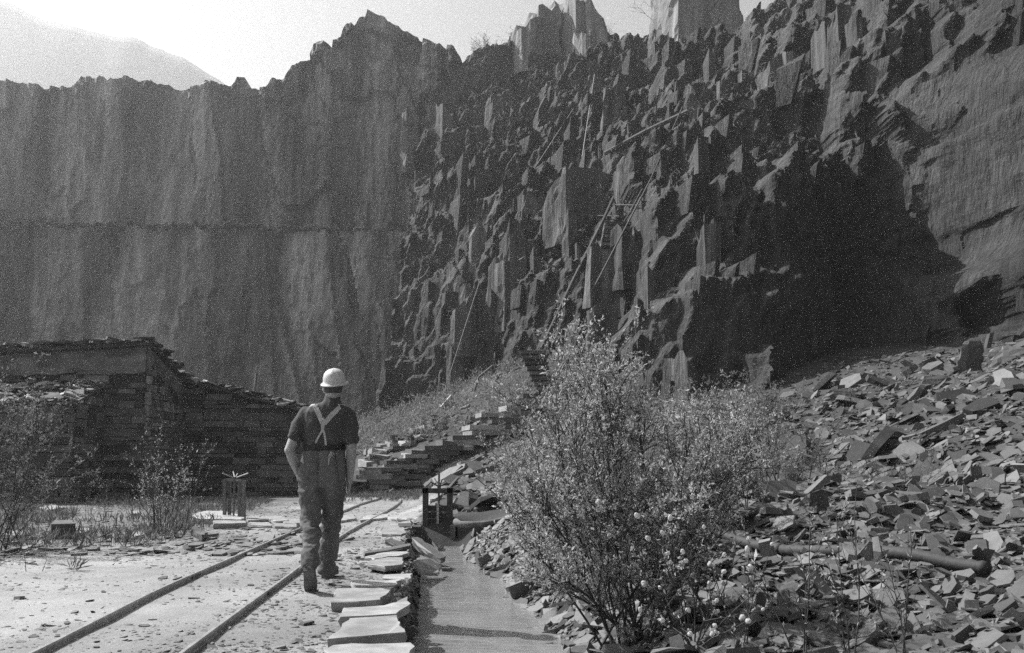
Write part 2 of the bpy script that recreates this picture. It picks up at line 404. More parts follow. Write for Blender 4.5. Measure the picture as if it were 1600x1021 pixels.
# back wall: tall, flat, streaked, with one bench part-way up
bpx = [(-900, 150), (-500, 95), (-200, 120), (-60, 100), (0, 112), (75, 125), (104, 122), (109, 108), (130, 107), (170, 118), (185, 110), (215, 110), (260, 122), (309, 131), (312, 118), (355, 122), (362, 112), (375, 108), (381, 126),
       (410, 130), (420, 115), (440, 111), (450, 100), (470, 86), (484, 79), (488, 67), (500, 66), (515, 70), (519, 60), (535, 56), (538, 43), (554, 41), (560, 28), (570, 28), (572, 9), (600, 22), (640, 40), (655, 50), (690, 70), (708, 75), (722, 98), (745, 120), (780, 140), (830, 200)]
BD = 98.0
bp_ = np.array([P(a, b, BD) for a, b in bpx])
bx = np.arange(bp_[0, 0], bp_[-1, 0], 0.22)
btop = np.interp(bx, bp_[:, 0], bp_[:, 2]) + 0.28 * fbm(bx * 1.3, bx * 0, 41) + 0.35 * (hash2(np.floor(bx / 0.7), np.floor(bx * 0), 43) - 0.5)
v = np.linspace(0, 1, 190)[:, None]
BX = np.repeat(bx[None], 190, 0); BZ = np.minimum(0.5 + 50.0 * v, btop[None])
ledge_z = 23.4 + 0.5 * fbm(BX * 0.15, BX * 0, 44) + 0.5 * fbm(BX * 1.1, BX * 0, 45) - 0.02 * (BX + 30)
c1 = cells(BX, BZ, 7.0, 30.0, 51, 0.12); c2 = cells(BX, BZ, 1.9, 14.0, 52, 0.12); c3 = cells(BX, BZ, 0.7, 5.0, 53, 0.1)
BY = BD - 3.2 + 0.06 * (BZ - 20) + np.where(BZ > ledge_z, 3.6, 0) - 0.9 * np.exp(-np.clip((ledge_z - BZ) / 0.8, 0, 9)) * (BZ <= ledge_z) * (0.5 + fbm(BX * 0.5, BX * 0, 59)) + (c1[2] - 0.5) * 2.2 + (c2[2] - 0.5) * 0.8 + (c3[2] - 0.5) * 0.28 + 1.4 * fbm(BX * 0.12, BZ * 0.03, 55) \
     + 0.5 * fbm(BX * 1.3, BZ * 0.25, 56, 5, 0.6) + 1.2 * np.maximum(fbm(BX * 0.3, BZ * 0.3, 58), 0) * (BZ < ledge_z)
k = np.clip((BZ - 30) / 10, 0, 1) * np.clip((BX + 28) / 8, 0, 1)          # the crag above the rim is rougher
BY = BY + k * ((cells(BX, BZ, 2.4, 3.2, 57)[2] - 0.5) * 2.5)
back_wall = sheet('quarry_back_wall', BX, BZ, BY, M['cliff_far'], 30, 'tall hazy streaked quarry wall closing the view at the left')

# stepped galleries and the near face on the right
cp = [(690, 640, 62), (700, 500, 68), (700, 400, 74), (700, 280, 84), (720, 180, 92), (735, 100, 98),
      (760, 600, 58), (770, 450, 64), (770, 350, 72), (790, 250, 82), (800, 150, 92), (800, 60, 98),
      (850, 560, 52), (850, 420, 58), (860, 300, 68), (870, 200, 80), (880, 120, 94), (880, 40, 100),
      (940, 600, 44), (930, 450, 50), (930, 350, 57), (960, 230, 68), (960, 120, 88), (960, 60, 98),
      (1040, 640, 38), (1030, 500, 42), (1030, 350, 48), (1030, 230, 58), (1050, 120, 78), (1040, 60, 90),
      (1150, 640, 37), (1150, 450, 39.5), (1130, 300, 44), (1130, 150, 58), (1150, 60, 80),
      (1240, 640, 37.5), (1230, 480, 39.5), (1250, 300, 42), (1250, 130, 52), (1250, 40, 74), (1310, 5, 74),
      (1300, 620, 44), (1290, 470, 45.5), (1320, 330, 45.5), (1340, 120, 48), (1330, -20, 58), (1340, 500, 47),
      (1430, 600, 46), (1420, 450, 47), (1430, 250, 45), (1430, 100, 46), (1430, 0, 50), (1450, -80, 54),
      (1480, 600, 40), (1500, 420, 41.5), (1470, 200, 43), (1500, 100, 43), (1500, 0, 45),
      (1600, 560, 35), (1600, 400, 37), (1600, 200, 39), (1600, 60, 40.5), (1600, 0, 41.5), (1600, -90, 43), (1800, 500, 29), (1800, 0, 33), (1800, -150, 36), (2000, 300, 24)]
cw = np.array([P(*c) for c in cp])
face_rbf = RBF(cw[:, [0, 2]], cw[:, 1], 0.3)
spx = [(700, 120, 99), (722, 100, 99), (735, 92, 99), (765, 75, 99), (795, 55, 99), (800, 35, 99), (830, 40, 99), (930, 45, 99), (957, 62, 99), (985, 62, 97), (1000, 68, 96), (1017, 55, 95), (1060, 98, 92), (1150, 92, 84), (1178, 66, 80),
       (1200, 45, 79), (1250, 33, 78), (1272, 16, 77), (1290, 8, 76), (1330, -30, 76), (1500, -120, 72)]
sp_ = np.array([P(*s) for s in spx])
fx = np.arange(-9.0, 34.0, 0.115)
ftop = np.interp(fx, sp_[:, 0], sp_[:, 2]) + 0.5 * fbm(fx * 1.1, fx * 0, 61) + 1.0 * (hash2(np.floor(fx / 0.8), np.floor(fx * 0), 63) - 0.5)
NV = 330
v = np.linspace(0, 1, NV)[:, None]
FX = np.repeat(fx[None], NV, 0); FZ = np.minimum(0.3 + 49.0 * v, ftop[None])
wx = FX + 0.22 * fbm(FX * 0.5, FZ * 0.35, 65, 3); wz = FZ - 0.34 * FX + 0.5 * fbm(FX * 0.5, FZ * 0.3, 66, 3) + 0.55 * fbm(FX * 2.2, FZ * 0.5, 67, 3)
c1 = cells(wx, wz, 4.6, 5.6, 71, -0.10); c2 = cells(wx, wz, 1.35, 2.1, 72, -0.12); c3 = cells(wx, wz, 0.5, 0.95, 73, -0.12); c4 = cells(wx, wz, 0.25, 0.5, 74)
smoothness = np.clip((FX - 17.3) / 1.0, 0, 1) * np.clip((20 - FZ) / 2, 0, 1) * np.clip((FZ - 7.5) / 1.5, 0, 1)      # the big clean slab at the far right
cave = np.exp(-(((FX - 14.6) / 2.8) ** 2) ** 2) * np.clip((15 - FZ) / 6, 0, 1)
rgh = 1 - 0.94 * smoothness - 0.15 * cave
pm = cells(wx, wz, 5.2, 5.0, 70, -0.1)
fine = np.where(pm[3] > 0.42, 0.22, 1.0)                     # some beds break off in big clean planes, others crumble
near = np.clip((FX - 8) / 2, 0, 1) * np.clip((19 - FZ) / 2, 0, 1)
Y0 = face_rbf(FX, FZ)
cz = lambda c: c[1] + 0.34 * c[0]
bench = face_rbf(FX, (np.floor(wz / 5.5) + 0.5) * 5.5 + 0.34 * FX)               # long ledges climbing to the right
q = 0.36 * bench + 0.34 * face_rbf(c1[0], cz(c1)) + 0.22 * face_rbf(c2[0], cz(c2)) + 0.08 * face_rbf(c3[0], cz(c3))
amp = np.clip((Y0 - 30) / 30, 0.8, 1.5)
FY = Y0 * (1 - rgh) + q * rgh + rgh * amp * np.clip((ftop[None] - FZ) / 5, 0.35, 1) * ((c1[2] - 0.5) * 1.6 + (c2[2] - 0.5) * 1.35 * fine + (c3[2] - 0.5) * 0.75 * fine + (c4[2] - 0.5) * 0.34 * fine) + rgh * (
    np.where(c2[3] < np.where(near > 0.5, 0.12, np.where(fine > 1, 0.30, 0.06)), -1.15 - 0.5 * c2[2], 0.22) * (wx - c2[0]) + np.where(c1[3] < 0.15, -0.55, 0.12) * (wx - c1[0]) + np.where(c3[3] < 0.3, -1.0, 0.1) * (wx - c3[0]) * 0.7 * np.minimum(fine, 1)
    - 0.10 * (FZ - cz(c2)) * (c2[2] - 0.3)) + (0.14 + 0.20 * near) * fbm(FX * 2.2, FZ * 1.1, 81, 5, 0.62) + smoothness * (0.3 * fbm(FX * 0.8, FZ * 0.15, 82) + 0.55 * (cells(FX + 0.25 * FZ, FZ, 1.3, 7.0, 83)[2] - 0.5) + 0.30 * (cells(FX + 0.25 * FZ, FZ, 0.45, 2.2, 84)[2] - 0.5) + 0.9 * (cells(FX + 0.2 * FZ, FZ - 0.3 * FX, 3.0, 4.5, 86)[2] - 0.5) + 0.18 * fbm(FX * 3, FZ * 1.5, 87, 5, 0.65) + 0.5 * (cells(FX, FZ, 2.2, 3.5, 85)[2] > 0.8))
FB = FY.copy(); FB[1:-1, 1:-1] = (4 * FY[1:-1, 1:-1] + FY[:-2, 1:-1] + FY[2:, 1:-1] + FY[1:-1, :-2] + FY[1:-1, 2:]) / 8; FY = FB
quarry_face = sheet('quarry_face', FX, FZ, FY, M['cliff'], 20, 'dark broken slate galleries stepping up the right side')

# standing rock pillars and crags: lit flank A-B, dark front B-C
def face_depth(px, py, lo=28.0):
    d = np.arange(lo, 112, 0.5); r = ray(px, py)
    x = r[0] / r[1] * d; z = CAM_Z + r[2] / r[1] * d
    hit = np.nonzero(d >= face_rbf(x, z))[0]
    return d[hit[0]] if len(hit) else 98.0
def pillar(a, b, c, ta, tb, tc, bot, d, slope=1.6, mat='pillar', seed=0, jag=0.95, rough=0.17, lean=0.0):
    if a > 720 and bot > 125:
        d = face_depth((b + c) / 2, bot - 0.35 * (bot - tb)) - 0.9
    A0 = P(a, 400, d); B = P(b, 400, d); C0 = P(c, 400, d)
    w1 = B[0] - A0[0]; w2 = C0[0] - B[0]
    dA = d + slope * w1; dC = d + 0.25 * w2
    A = P(a, 400, dA); C = P(c, 400, dC)
    D = np.array([max(C[0], A[0] + 0.5), max(A[1], C[1]) + 1.5 + 0.5 * w2, 0])
    path = [A, B, C, D]
    zt = [P(a, ta, dA)[2], P(b, tb, d)[2], P(c, tc, dC)[2], P(c, tc, dC)[2]]
    zb = P(b, bot, d)[2] - 1.0
    cols = []; tops = []; hsh = []
    for i in range(4):
        p, q_ = path[i], path[(i + 1) % 4]; L = np.hypot(*(q_ - p)[:2]); n = max(2, int(L / (0.10 + 0.0035 * d))) if i < 2 else 3
        for t in np.arange(n) / n:
            cols.append(p[:2] * (1 - t) + q_[:2] * t); tops.append(zt[i] * (1 - t) + zt[(i + 1) % 4] * t); hsh.append(i)
    cols = np.array(cols); tops = np.array(tops); n = len(cols)
    H = tops.mean() - zb
    st = hash2(np.floor(np.cumsum(np.r_[0, np.linalg.norm(np.diff(cols, axis=0), axis=1)]) / (0.15 + 0.005 * d)), np.full(n, seed * 1.0), 91)
    tops = tops - jag * st * min(1.2, 0.16 * H)
    m = max(6, int(H / (0.22 + 0.004 * d)))
    v = np.linspace(0, 1, m)[:, None]
    Zc = zb + (tops[None] - zb) * v
    cx, cy = cols.mean(0)
    dirx = cols[:, 0] - cx; diry = cols[:, 1] - cy; r = np.maximum(np.hypot(dirx, diry), 0.1)
    s = np.cumsum(np.r_[0, np.linalg.norm(np.diff(cols, axis=0), axis=1)])[None] + seed * 13.7
    disp = rough * (1.6 * fbm(s * 1.6 + 0 * Zc, Zc * 0.25 + 0 * s, 93) + 1.6 * (cells(s + 0 * Zc, Zc + 0 * s, 1.1, 3.6, 94)[2] - 0.5)) * min(1.5, 0.5 + w2)
    taper = 1 - 0.10 * v
    X = cx + (dirx[None] + dirx / r * disp) * taper + lean * (Zc - zb); Yc = cy + (diry[None] + diry / r * disp) * taper
    V = np.stack([X, Yc, Zc], 2).reshape(-1, 3)
    f = [(i * n + j, i * n + (j + 1) % n, (i + 1) * n + (j + 1) % n, (i + 1) * n + j) for i in range(m - 1) for j in range(n)]
    V = np.concatenate([V, [[X[-1].mean(), Yc[-1].mean(), tops.mean() - 0.15]]])
    f += [((m - 1) * n + j, (m - 1) * n + (j + 1) % n, m * n) for j in range(n)]
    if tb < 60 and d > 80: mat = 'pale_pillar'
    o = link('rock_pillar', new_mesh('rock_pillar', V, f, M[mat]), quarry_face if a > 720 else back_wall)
    return o
PILLARS = [  # left edge, front edge, right edge | their tops | foot | depth
    (836, 904, 955, 12, -22, 42, 115, 96), (898, 919, 953, 50, 44, 38, 120, 93), (864, 885, 912, 102, 86, 92, 134, 92), (796, 815, 850, 42, 33, 18, 95, 96), (905, 926, 958, 2, -12, 38, 115, 95.5), (820, 842, 880, 30, 4, 0, 90, 97),
    (1018, 1066, 1176, -40, -45, -40, 100, 86), (1080, 1092, 1124, 132, 128, 125, 216, 56), (1124, 1131, 1150, 118, 114, 116, 195, 57), (1160, 1168, 1192, 112, 106, 104, 155, 56),
    (1188, 1214, 1236, 125, 86, 76, 152, 50), (1226, 1240, 1262, 84, 70, 76, 130, 52), (941, 950, 984, 125, 122, 122, 228, 72), (923, 928, 944, 116, 112, 114, 152, 78),
    (850, 885, 968, 292, 254, 258, 352, 64), (966, 991, 1046, 240, 229, 222, 306, 56), (770, 796, 822, 392, 330, 345, 480, 60), (812, 816, 880, 300, 302, 300, 346, 61),
    (756, 788, 826, 402, 393, 398, 492, 57), (697, 712, 744, 492, 478, 445, 532, 60), (716, 724, 770, 440, 434, 452, 530, 61), (733, 742, 762, 346, 335, 352, 442, 69),
    (655, 690, 706, 162, 150, 168, 356, 91), (686, 700, 709, 236, 230, 238, 335, 88), (621, 632, 652, 170, 166, 175, 255, 93), (759, 768, 786, 150, 137, 142, 205, 91),
    (1306, 1326, 1350, 34, 0, -6, 62, 52), (1276, 1306, 1316, 60, 22, 18, 78, 53), (1083, 1094, 1116, 216, 206, 200, 292, 49), (1034, 1076, 1092, 292, 283, 280, 336, 46),
    (1226, 1254, 1270, 476, 470, 482, 516, 38.5), (1034, 1070, 1088, 548, 544, 560, 642, 35.5), (1058, 1064, 1078, 120, 112, 116, 180, 62),
    (700, 706, 730, 534, 530, 534, 620, 60), (1340, 1356, 1380, 30, 20, 24, 90, 49), (1392, 1402, 1440, 60, 40, 46, 120, 47),
    (910, 922, 960, 380, 372, 376, 450, 50), (958, 972, 1010, 352, 346, 350, 420, 48), (1000, 1012, 1040, 420, 410, 415, 480, 43), (880, 888, 902, 330, 322, 328, 400, 58),
    (1085, 1100, 1130, 350, 342, 346, 410, 43), (1150, 1162, 1184, 165, 150, 152, 215, 51), (915, 930, 965, 470, 462, 468, 560, 45), (985, 1000, 1030, 500, 490, 496, 560, 41)]
for i, p in enumerate(PILLARS):
    pillar(*p, seed=i)

# angular blocks broken along the cleavage all over the face
BLK = np.random.default_rng(11)
blocks = []
while len(blocks) < 240:
    i = BLK.integers(10, NV - 6); j = BLK.integers(20, len(fx) - 60)
    x, z, y = FX[i, j], FZ[i, j], FY[i, j]
    if z < 2 or z > ftop[j] - 4.5 or smoothness[i, j] > 0.3 or x > 24 or y > 84: continue
    if cave[i, j] > 0.5 and BLK.random() < 0.75: continue
    k = 0.55 + y / 90.0
    w = k * BLK.lognormal(-1.15, 0.45); h = k * BLK.lognormal(0.15, 0.5); dp = 0.9 * w + 1.2
    blocks.append((w * h / y ** 2, x, y - 0.15 - 0.35 * w * BLK.random(), z, min(w, 2.2), min(h, 5.5), dp, BLK.normal(0.32, 0.2)))
blocks.sort(reverse=True)
def block_verts(x, y, z, w, h, dp, yaw, rng):
    ca, sa = math.cos(yaw), math.sin(yaw)
    pl = [(-w / 2 - rng.random() * 0.1, dp), (-w / 2, 0), (w * (rng.random() - 0.3) * 0.4, -0.15 * w * rng.random()), (w / 2, 0.1 * w * rng.random()), (w / 2, dp)]
    t0 = rng.normal(0, 0.16) * h
    V = []
    for lvl in (0, 1):
        for (a, b) in pl:
            zz = z - h * 0.55 if lvl == 0 else z + h * 0.45 + t0 * a / w + rng.normal(0, 0.05) * h - (0.12 * h if b == dp else 0)
            q_ = 1.0 if lvl == 0 else 0.86
            if lvl == 0 and b < dp: b = b + 0.35 * h
            V.append((x + (a * ca - b * sa) * q_ - (0.06 * h if lvl else 0), y + (a * sa + b * ca), zz))
    return V
BF = [(4, 3, 2, 1, 0), (5, 6, 7, 8, 9)] + [(i, (i + 1) % 5, 5 + (i + 1) % 5, 5 + i) for i in range(5)]
rest = MB()
for n, (a, x, y, z, w, h, dp, yaw) in enumerate(blocks):
    V = block_verts(x, y, z, w, h, dp, yaw, BLK)
    if n < 300:
        o = np.array([x, y, z]); link('rock_block', new_mesh('rock_block', np.array(V) - o, BF, M['cliff']), quarry_face, o)
    else: rest.add(V, BF)
tag(rest.build('rock_block_mass', M['cliff'], quarry_face), kind='stuff')

# haze: one closed box of thin air round camera and place
hz = MB().box((0, 1300, 194.3), (5200, 4000, 391.4))
haze = hz.build('haze')
tag(haze, 'thin bright haze hanging in the quarry', kind='stuff')
mh = bpy.data.materials.new('haze_air'); mh.use_nodes = True
mh.node_tree.nodes.clear()
pv = mh.node_tree.nodes.new('ShaderNodeVolumePrincipled'); ho = mh.node_tree.nodes.new('ShaderNodeOutputMaterial')
pv.inputs['Color'].default_value = (0.97, 0.97, 0.97, 1); pv.inputs['Density'].default_value = HAZE_DENSITY; pv.inputs['Anisotropy'].default_value = 0.55
mh.node_tree.links.new(pv.outputs[0], ho.inputs['Volume'])
haze.data.materials.append(mh)
mh.cycles.volume_sampling = 'DISTANCE'
# ================================================================== the stream
sy = np.linspace(2.5, 15.7, 120); su = np.linspace(-1, 1, 14)
cxs = np.interp(sy, stream_c[:, 1], stream_c[:, 0]); wxs = np.interp(sy, stream_c[:, 1], stream_w)
WX = cxs[:, None] + su[None] * (wxs[:, None] + 0.25); WY = np.repeat(sy[:, None], 14, 1)
mw = material('milky_stream_water', 0.22, 0.2, 2.0, (1, 1, 1), 0.06, 0.0, spec=0.5)
_n = mw.node_tree
_mp = _n.nodes.new('ShaderNodeMapping'); _mp.inputs['Scale'].default_value = (1.0, 2.2, 1)
_g = [n for n in _n.nodes if n.type == 'NEW_GEOMETRY'][0]
_nz = _n.nodes.new('ShaderNodeTexNoise'); _nz.inputs['Scale'].default_value = 4.0; _nz.inputs['Detail'].default_value = 4
_bp = _n.nodes.new('ShaderNodeBump'); _bp.inputs['Strength'].default_value = 0.35; _bp.inputs['Distance'].default_value = 0.05
_n.links.new(_g.outputs['Position'], _mp.inputs['Vector']); _n.links.new(_mp.outputs[0], _nz.inputs['Vector'])
_n.links.new(_nz.outputs['Fac'], _bp.inputs['Height']); _n.links.new(_bp.outputs[0], _n.nodes['Principled BSDF'].inputs['Normal'])
water = link('stream_water', new_mesh('stream_water', np.stack([WX, WY, np.full_like(WX, WATER_Z) + 0.012 * fbm(WX * 2, WY * 3, 15)], 2).reshape(-1, 3), grid_faces(*WX.shape), mw, True))
tag(water, 'shallow milky stream beside the slate slabs', kind='structure')

# ================================================================== railway track
def rail_path(px):
    return catmull([PZ(a, b, 0.05) for a, b in px], 10)
RL = [(-70, 1070), (45, 1020), (150, 968), (260, 914), (370, 867), (470, 824), (535, 798), (568, 785), (590, 779), (593, 775.5), (575, 772), (545, 770), (500, 768.5)]
RR = [(190, 1090), (280, 1021), (370, 955), (440, 905), (490, 868), (540, 832), (580, 810), (610, 794), (626, 782), (620, 776), (592, 772), (555, 769), (505, 767)]
track = thing('railway_track', 'narrow gauge track of two worn rails curving left past the man', 'railway track', (-2.5, 10, 0))
def rail(path, name='rail'):
    p = np.array(path); p[:, 2] = 0.007
    t = np.gradient(p, axis=0); t /= np.linalg.norm(t, axis=1, keepdims=True); s = np.stack([t[:, 1], -t[:, 0], t[:, 2] * 0], 1)
    prof = [(-0.018, -0.03), (-0.018, 0.002), (-0.008, 0.006), (-0.008, 0.020), (-0.014, 0.024), (-0.014, 0.036), (-0.010, 0.040), (0.010, 0.040), (0.014, 0.036), (0.014, 0.024), (0.008, 0.020), (0.008, 0.006), (0.018, 0.002), (0.018, -0.03)]
    n, k = len(p), len(prof); V = []
    for i in range(n):
        wv = 0.0
        for a, b in prof: V.append(p[i] + s[i] * (a + wv) + np.array([0, 0, b]))
    f = [(i * k + j, i * k + (j + 1) % k, (i + 1) * k + (j + 1) % k, (i + 1) * k + j) for i in range(n - 1) for j in range(k)]
    mb = MB(); mb.add(V, f)
    return mb.build(name, M['rail'], track)
pl, pr = rail_path(RL), rail_path(RR)
rail(pl); rail(pr)
for path, idx in ((pl, 34), (pr, 27)):           # joint plates
    a, b = path[idx], path[idx + 1]; d = (b - a) / np.linalg.norm(b - a); s = np.array([d[1], -d[0], 0])
    for e in (-1, 1):
        mb = MB(); mb.bar(a - d * 0.14 + s * e * 0.017 + np.array([0, 0, -0.028]), a + d * 0.14 + s * e * 0.017 + np.array([0, 0, -0.028]), 0.010, 0.022)
        mb.build('joint_plate', M['iron'], track)

# ================================================================== slate slabs along the stream and on the path
def slab(label, pix, z, th, tilt=None, mat='slab', name='slate_slab', group=None, zs=None, cat='slab'):
    """outline of the upper face in the photograph, on the level z (or a level for each corner)"""
    n = len(pix)
    zs = [z] * n if zs is None else zs
    top = np.array([PZ(a, b, zz) for (a, b), zz in zip(pix, zs)])
    cen = top.mean(0)
    area = sum(top[i, 0] * top[(i + 1) % n, 1] - top[(i + 1) % n, 0] * top[i, 1] for i in range(n))
    if area < 0: top = top[::-1]
    # split each edge and roughen it: broken slate
    rng = np.random.default_rng(abs(hash(label)) % 1000 if False else int(abs(cen[0] * 997 + cen[1] * 131)) % 9973)
    ring = []
    for i in range(n):
        a, b = top[i], top[(i + 1) % n]
        L = np.linalg.norm(b - a); m = max(1, int(L / 0.10))
        for t in np.arange(m) / m:
            p = a * (1 - t) + b * t
            if t > 0: p = p + np.array([rng.normal(0, 0.012), rng.normal(0, 0.012), rng.normal(0, 0.003)])
            ring.append(p)
    ring = np.array(ring); m = len(ring)
    inset = cen + (ring - cen) * 0.985
    mid = ring + np.stack([rng.normal(0, 0.008, m), rng.normal(0, 0.008, m), np.full(m, -th * 0.5)], 1)
    low = cen + (ring - cen) * (0.96 + rng.random((m, 1)) * 0.03) + np.array([0, 0, -th])
    top2 = inset.copy(); ring2 = ring - np.array([0, 0, 0.006])
    V = np.concatenate([top2, ring2, mid, low]) - cen
    f = [tuple(range(m)), tuple(range(3 * m, 4 * m))[::-1]]
    for k in range(3): f += [(k * m + i, (k + 1) * m + i, (k + 1) * m + (i + 1) % m, k * m + (i + 1) % m) for i in range(m)]
    me = new_mesh(name, V, f, M[mat])
    o = link(name, me, None, cen)
    return tag(o, label, cat, group or 'slate slabs laid along the stream edge')
slab('pale slate slab cut off by the bottom edge beside the stream', [(520, 1008), (642, 1004), (649, 1010), (628, 1034), (500, 1040)], 0.04, 0.09)
slab('thick pale slate slab with dark front edge, nearest complete one to camera', [(546, 966), (620, 961), (634, 988), (511, 999)], 0.06, 0.085)
slab('wide pale slab with broken right end, second complete one from camera', [(536, 950), (600, 946), (637, 939), (642, 943), (619, 959), (575, 962), (531, 964)], 0.05, 0.055)
slab('broad pale slab lying right beside the walking man\'s trailing boot', [(526, 919), (585, 919), (616, 917), (603, 930), (594, 937), (560, 940), (517, 941)], 0.06, 0.07)
slab('darker narrow slab lying just beyond the broad slab by the boots', [(547, 907), (624, 905), (617, 915), (556, 916)], 0.05, 0.05)
slab('small pale slab touching the stream edge beyond the darker slab', [(601, 898), (645, 896), (639, 905), (597, 904)], 0.04, 0.05)
slab('jagged pale slab heaped with shards in the middle of the row', [(580, 875), (606, 871), (629, 871), (629, 882), (601, 885), (574, 881)], 0.07, 0.05)
slab('long thin dark slab tilted up towards the stream', [(568, 862), (600, 857), (640, 849), (642, 852), (605, 861), (570, 865)], 0.08, 0.04, mat='slate_one', zs=[.05, .07, .12, .12, .07, .05])
slab('flat pale slab lying over the shards behind the thin tilted one', [(570, 870), (596, 864), (634, 860), (640, 864), (620, 869), (585, 873)], 0.06, 0.04)
slab('long narrow slab leaning from the bank down into the stream', [(643, 840), (652, 839), (697, 869), (688, 873), (652, 853)], 0.05, 0.06, zs=[.08, .08, -.10, -.10, .0], mat='slate_one')
slab('pale broken slab slanting into the water below the leaning one', [(644, 879), (657, 867), (690, 885), (684, 896), (658, 895)], 0.0, 0.03, zs=[.0, .0, -.14, -.17, -.12])
slab('small triangular shard standing in the water by the sluice', [(675, 845), (681, 845), (694, 854), (684, 857)], -0.1, 0.04, zs=[-.10, -.10, -.20, -.20])
slab('large pale irregular slab left of the sluice gate', [(587, 829), (604, 821), (620, 821), (645, 830), (627, 835), (597, 834)], 0.05, 0.06)
slab('square pale slab level with the sluice gate top board', [(626, 804), (652, 798), (661, 801), (662, 811), (620, 809)], 0.10, 0.06)
slab('thick kerb slab under the right rail where the track bends', [(572, 806), (606, 803), (608, 809), (563, 813)], 0.035, 0.09)
slab('long kerb slab continuing right from the bend towards the sluice', [(609, 805), (655, 812), (656, 816), (606, 810)], 0.06, 0.08)
slab('small slab behind the left rail seen between the man and the bend', [(530, 806), (552, 803), (556, 810), (531, 814)], 0.04, 0.07)
slab('low dark slab beside the left post of the sluice gate', [(622, 818), (656, 817), (658, 823), (624, 823)], 0.06, 0.10, mat='slate_one')
slab('dark tilted slab poking out of the shards before the sluice', [(601, 843), (612, 842), (640, 853), (632, 856)], 0.08, 0.05, mat='slate_one', zs=[.12, .12, .04, .04])
slab('wet dark slab edge just breaking the water surface', [(688, 884), (704, 885), (703, 888), (689, 888)], -0.20, 0.05, mat='slate_one')
LG = 'slate slabs round the small winding frame'
slab('big pale slab under the small winding frame at the left', [(300, 803), (322, 798), (350, 799), (384, 807), (377, 811), (330, 810), (304, 809)], 0.10, 0.09, group=LG)
slab('dark fronted block lying in front of the winding frame slab', [(334, 813), (384, 814), (386, 817), (334, 818)], 0.09, 0.10, group=LG)
slab('thin slab right of the winding frame foot', [(386, 808), (416, 808), (420, 812), (388, 813)], 0.07, 0.07, group=LG)
slab('crooked slab midway between winding frame and left rail', [(416, 806), (440, 807), (452, 813), (430, 815), (418, 810)], 0.07, 0.07, group=LG)
slab('flat slab nearest the left rail beside the man', [(440, 810), (470, 812), (472, 817), (444, 817)], 0.06, 0.06, group=LG)
slab('long low slab in front of the crooked slab', [(390, 816), (420, 816), (424, 821), (392, 820)], 0.05, 0.06, group=LG)
slab('second long low slab close to the left rail', [(426, 817), (462, 818), (464, 823), (430, 822)], 0.05, 0.06, group=LG)
slab('broken dark wedge on the path before the winding frame', [(296, 824), (306, 822), (325, 832), (315, 836)], 0.09, 0.08, mat='slate_one', group=LG)
slab('dark square stone block on the grass left of the bush', [(84, 813), (112, 812), (118, 818), (80, 819)], 0.20, 0.19, mat='wall', group=LG, name='stone_block')
GL = 'pale slate flags lying on the grass verge'
for lb, px in [('pale flag near the left edge of the verge', [(2, 832), (30, 829), (48, 833), (20, 838)]), ('pale flag in front of the dark square block', [(112, 828), (138, 825), (140, 830), (118, 834)]),
               ('larger pale flag between the dark block and the bush', [(144, 832), (160, 829), (176, 835), (160, 838)]), ('pale flag right below the small bush', [(204, 832), (222, 829), (230, 835), (212, 838)]),
               ('flat slate flag far left at the wall of the leaning bush', [(60, 793), (86, 789), (100, 793), (78, 797)]), ('small flag lying among grass beyond the dark block', [(203, 800), (218, 798), (218, 802), (204, 803)])]:
    slab(lb, px, 0.04, 0.05, group=GL)

# ================================================================== sluice gate and winding frame
D_ = 15.55
def at(px, py, d=D_): return P(px, py, d)
sl = thing('sluice_gate', 'dark timber sluice gate with screw rod standing in the stream', 'sluice gate', at(683, 850))
for px in (665, 703):
    MB().bar(at(px, 856), at(px, 762), 0.085, 0.10, (0, 1, 0)).build('post', M['wood_dark'], sl)
MB().bar(at(660, 767), at(708, 767), 0.10, 0.075).build('cross_beam', M['wood_dark'], sl)
for k in range(4):
    y0 = 790 + k * 10.5
    MB().bar(at(668.5, y0 + 5, D_ + 0.03 + 0.006 * (k % 2)), at(700, y0 + 5, D_ + 0.03 + 0.006 * (k % 2)), 0.035, 0.098).build('gate_board', M['wood_dark'], sl)
MB().bar(at(684, 822, D_ - 0.02), at(684, 786, D_ - 0.02), 0.035, 0.03, (0, 1, 0)).build('gate_strap', M['iron_pale'], sl)
MB().tube([at(685.5, 790, D_), at(686, 738, D_)], 0.016, 8).build('screw_rod', M['iron'], sl)
for k, (a, b) in enumerate(((672, 753), (679, 748), (697, 755), (691, 750))):
    MB().tube([at(686, 761, D_), P(a, b, D_ + (-0.1, 0.12, 0.08, -0.12)[k])], 0.011, 6).build('spoke', M['iron'], sl)
MB().tube([at(686, 763.5, D_), at(686, 758, D_)], 0.03, 8).build('nut', M['iron'], sl)
pp = MB(); pp.tube([P(712, 815, 14.9), P(718, 819, 14.8), P(735, 820, 14.7), P(760, 819, 14.7), P(780, 815, 14.8), P(800, 808, 15.0)], 0.048, 10)
tag(pp.build('water_pipe', M['wood'], None, True, loc=P(745, 825, 14.7)), 'short pale bent pipe beside the sluice gate', 'pipe')
st = MB(); a = P(739, 806, 16.5)
st.prism([(a[0] - .07, a[1] - .05), (a[0] + .08, a[1] - .05), (a[0] + .08, a[1] + .06), (a[0] - .07, a[1] + .06)], a[2] - 0.2, [a[2] + .30, a[2] + .26, a[2] + .34, a[2] + .40])
tag(st.build('marker_stake', M['wood_dark'], None, loc=tuple(a)), 'dark stubby stake with pointed top behind the sluice pipe', 'stake')
rk = []
for (px, py, d, w, h) in [(575, 780, 0, 0, 0)]: pass
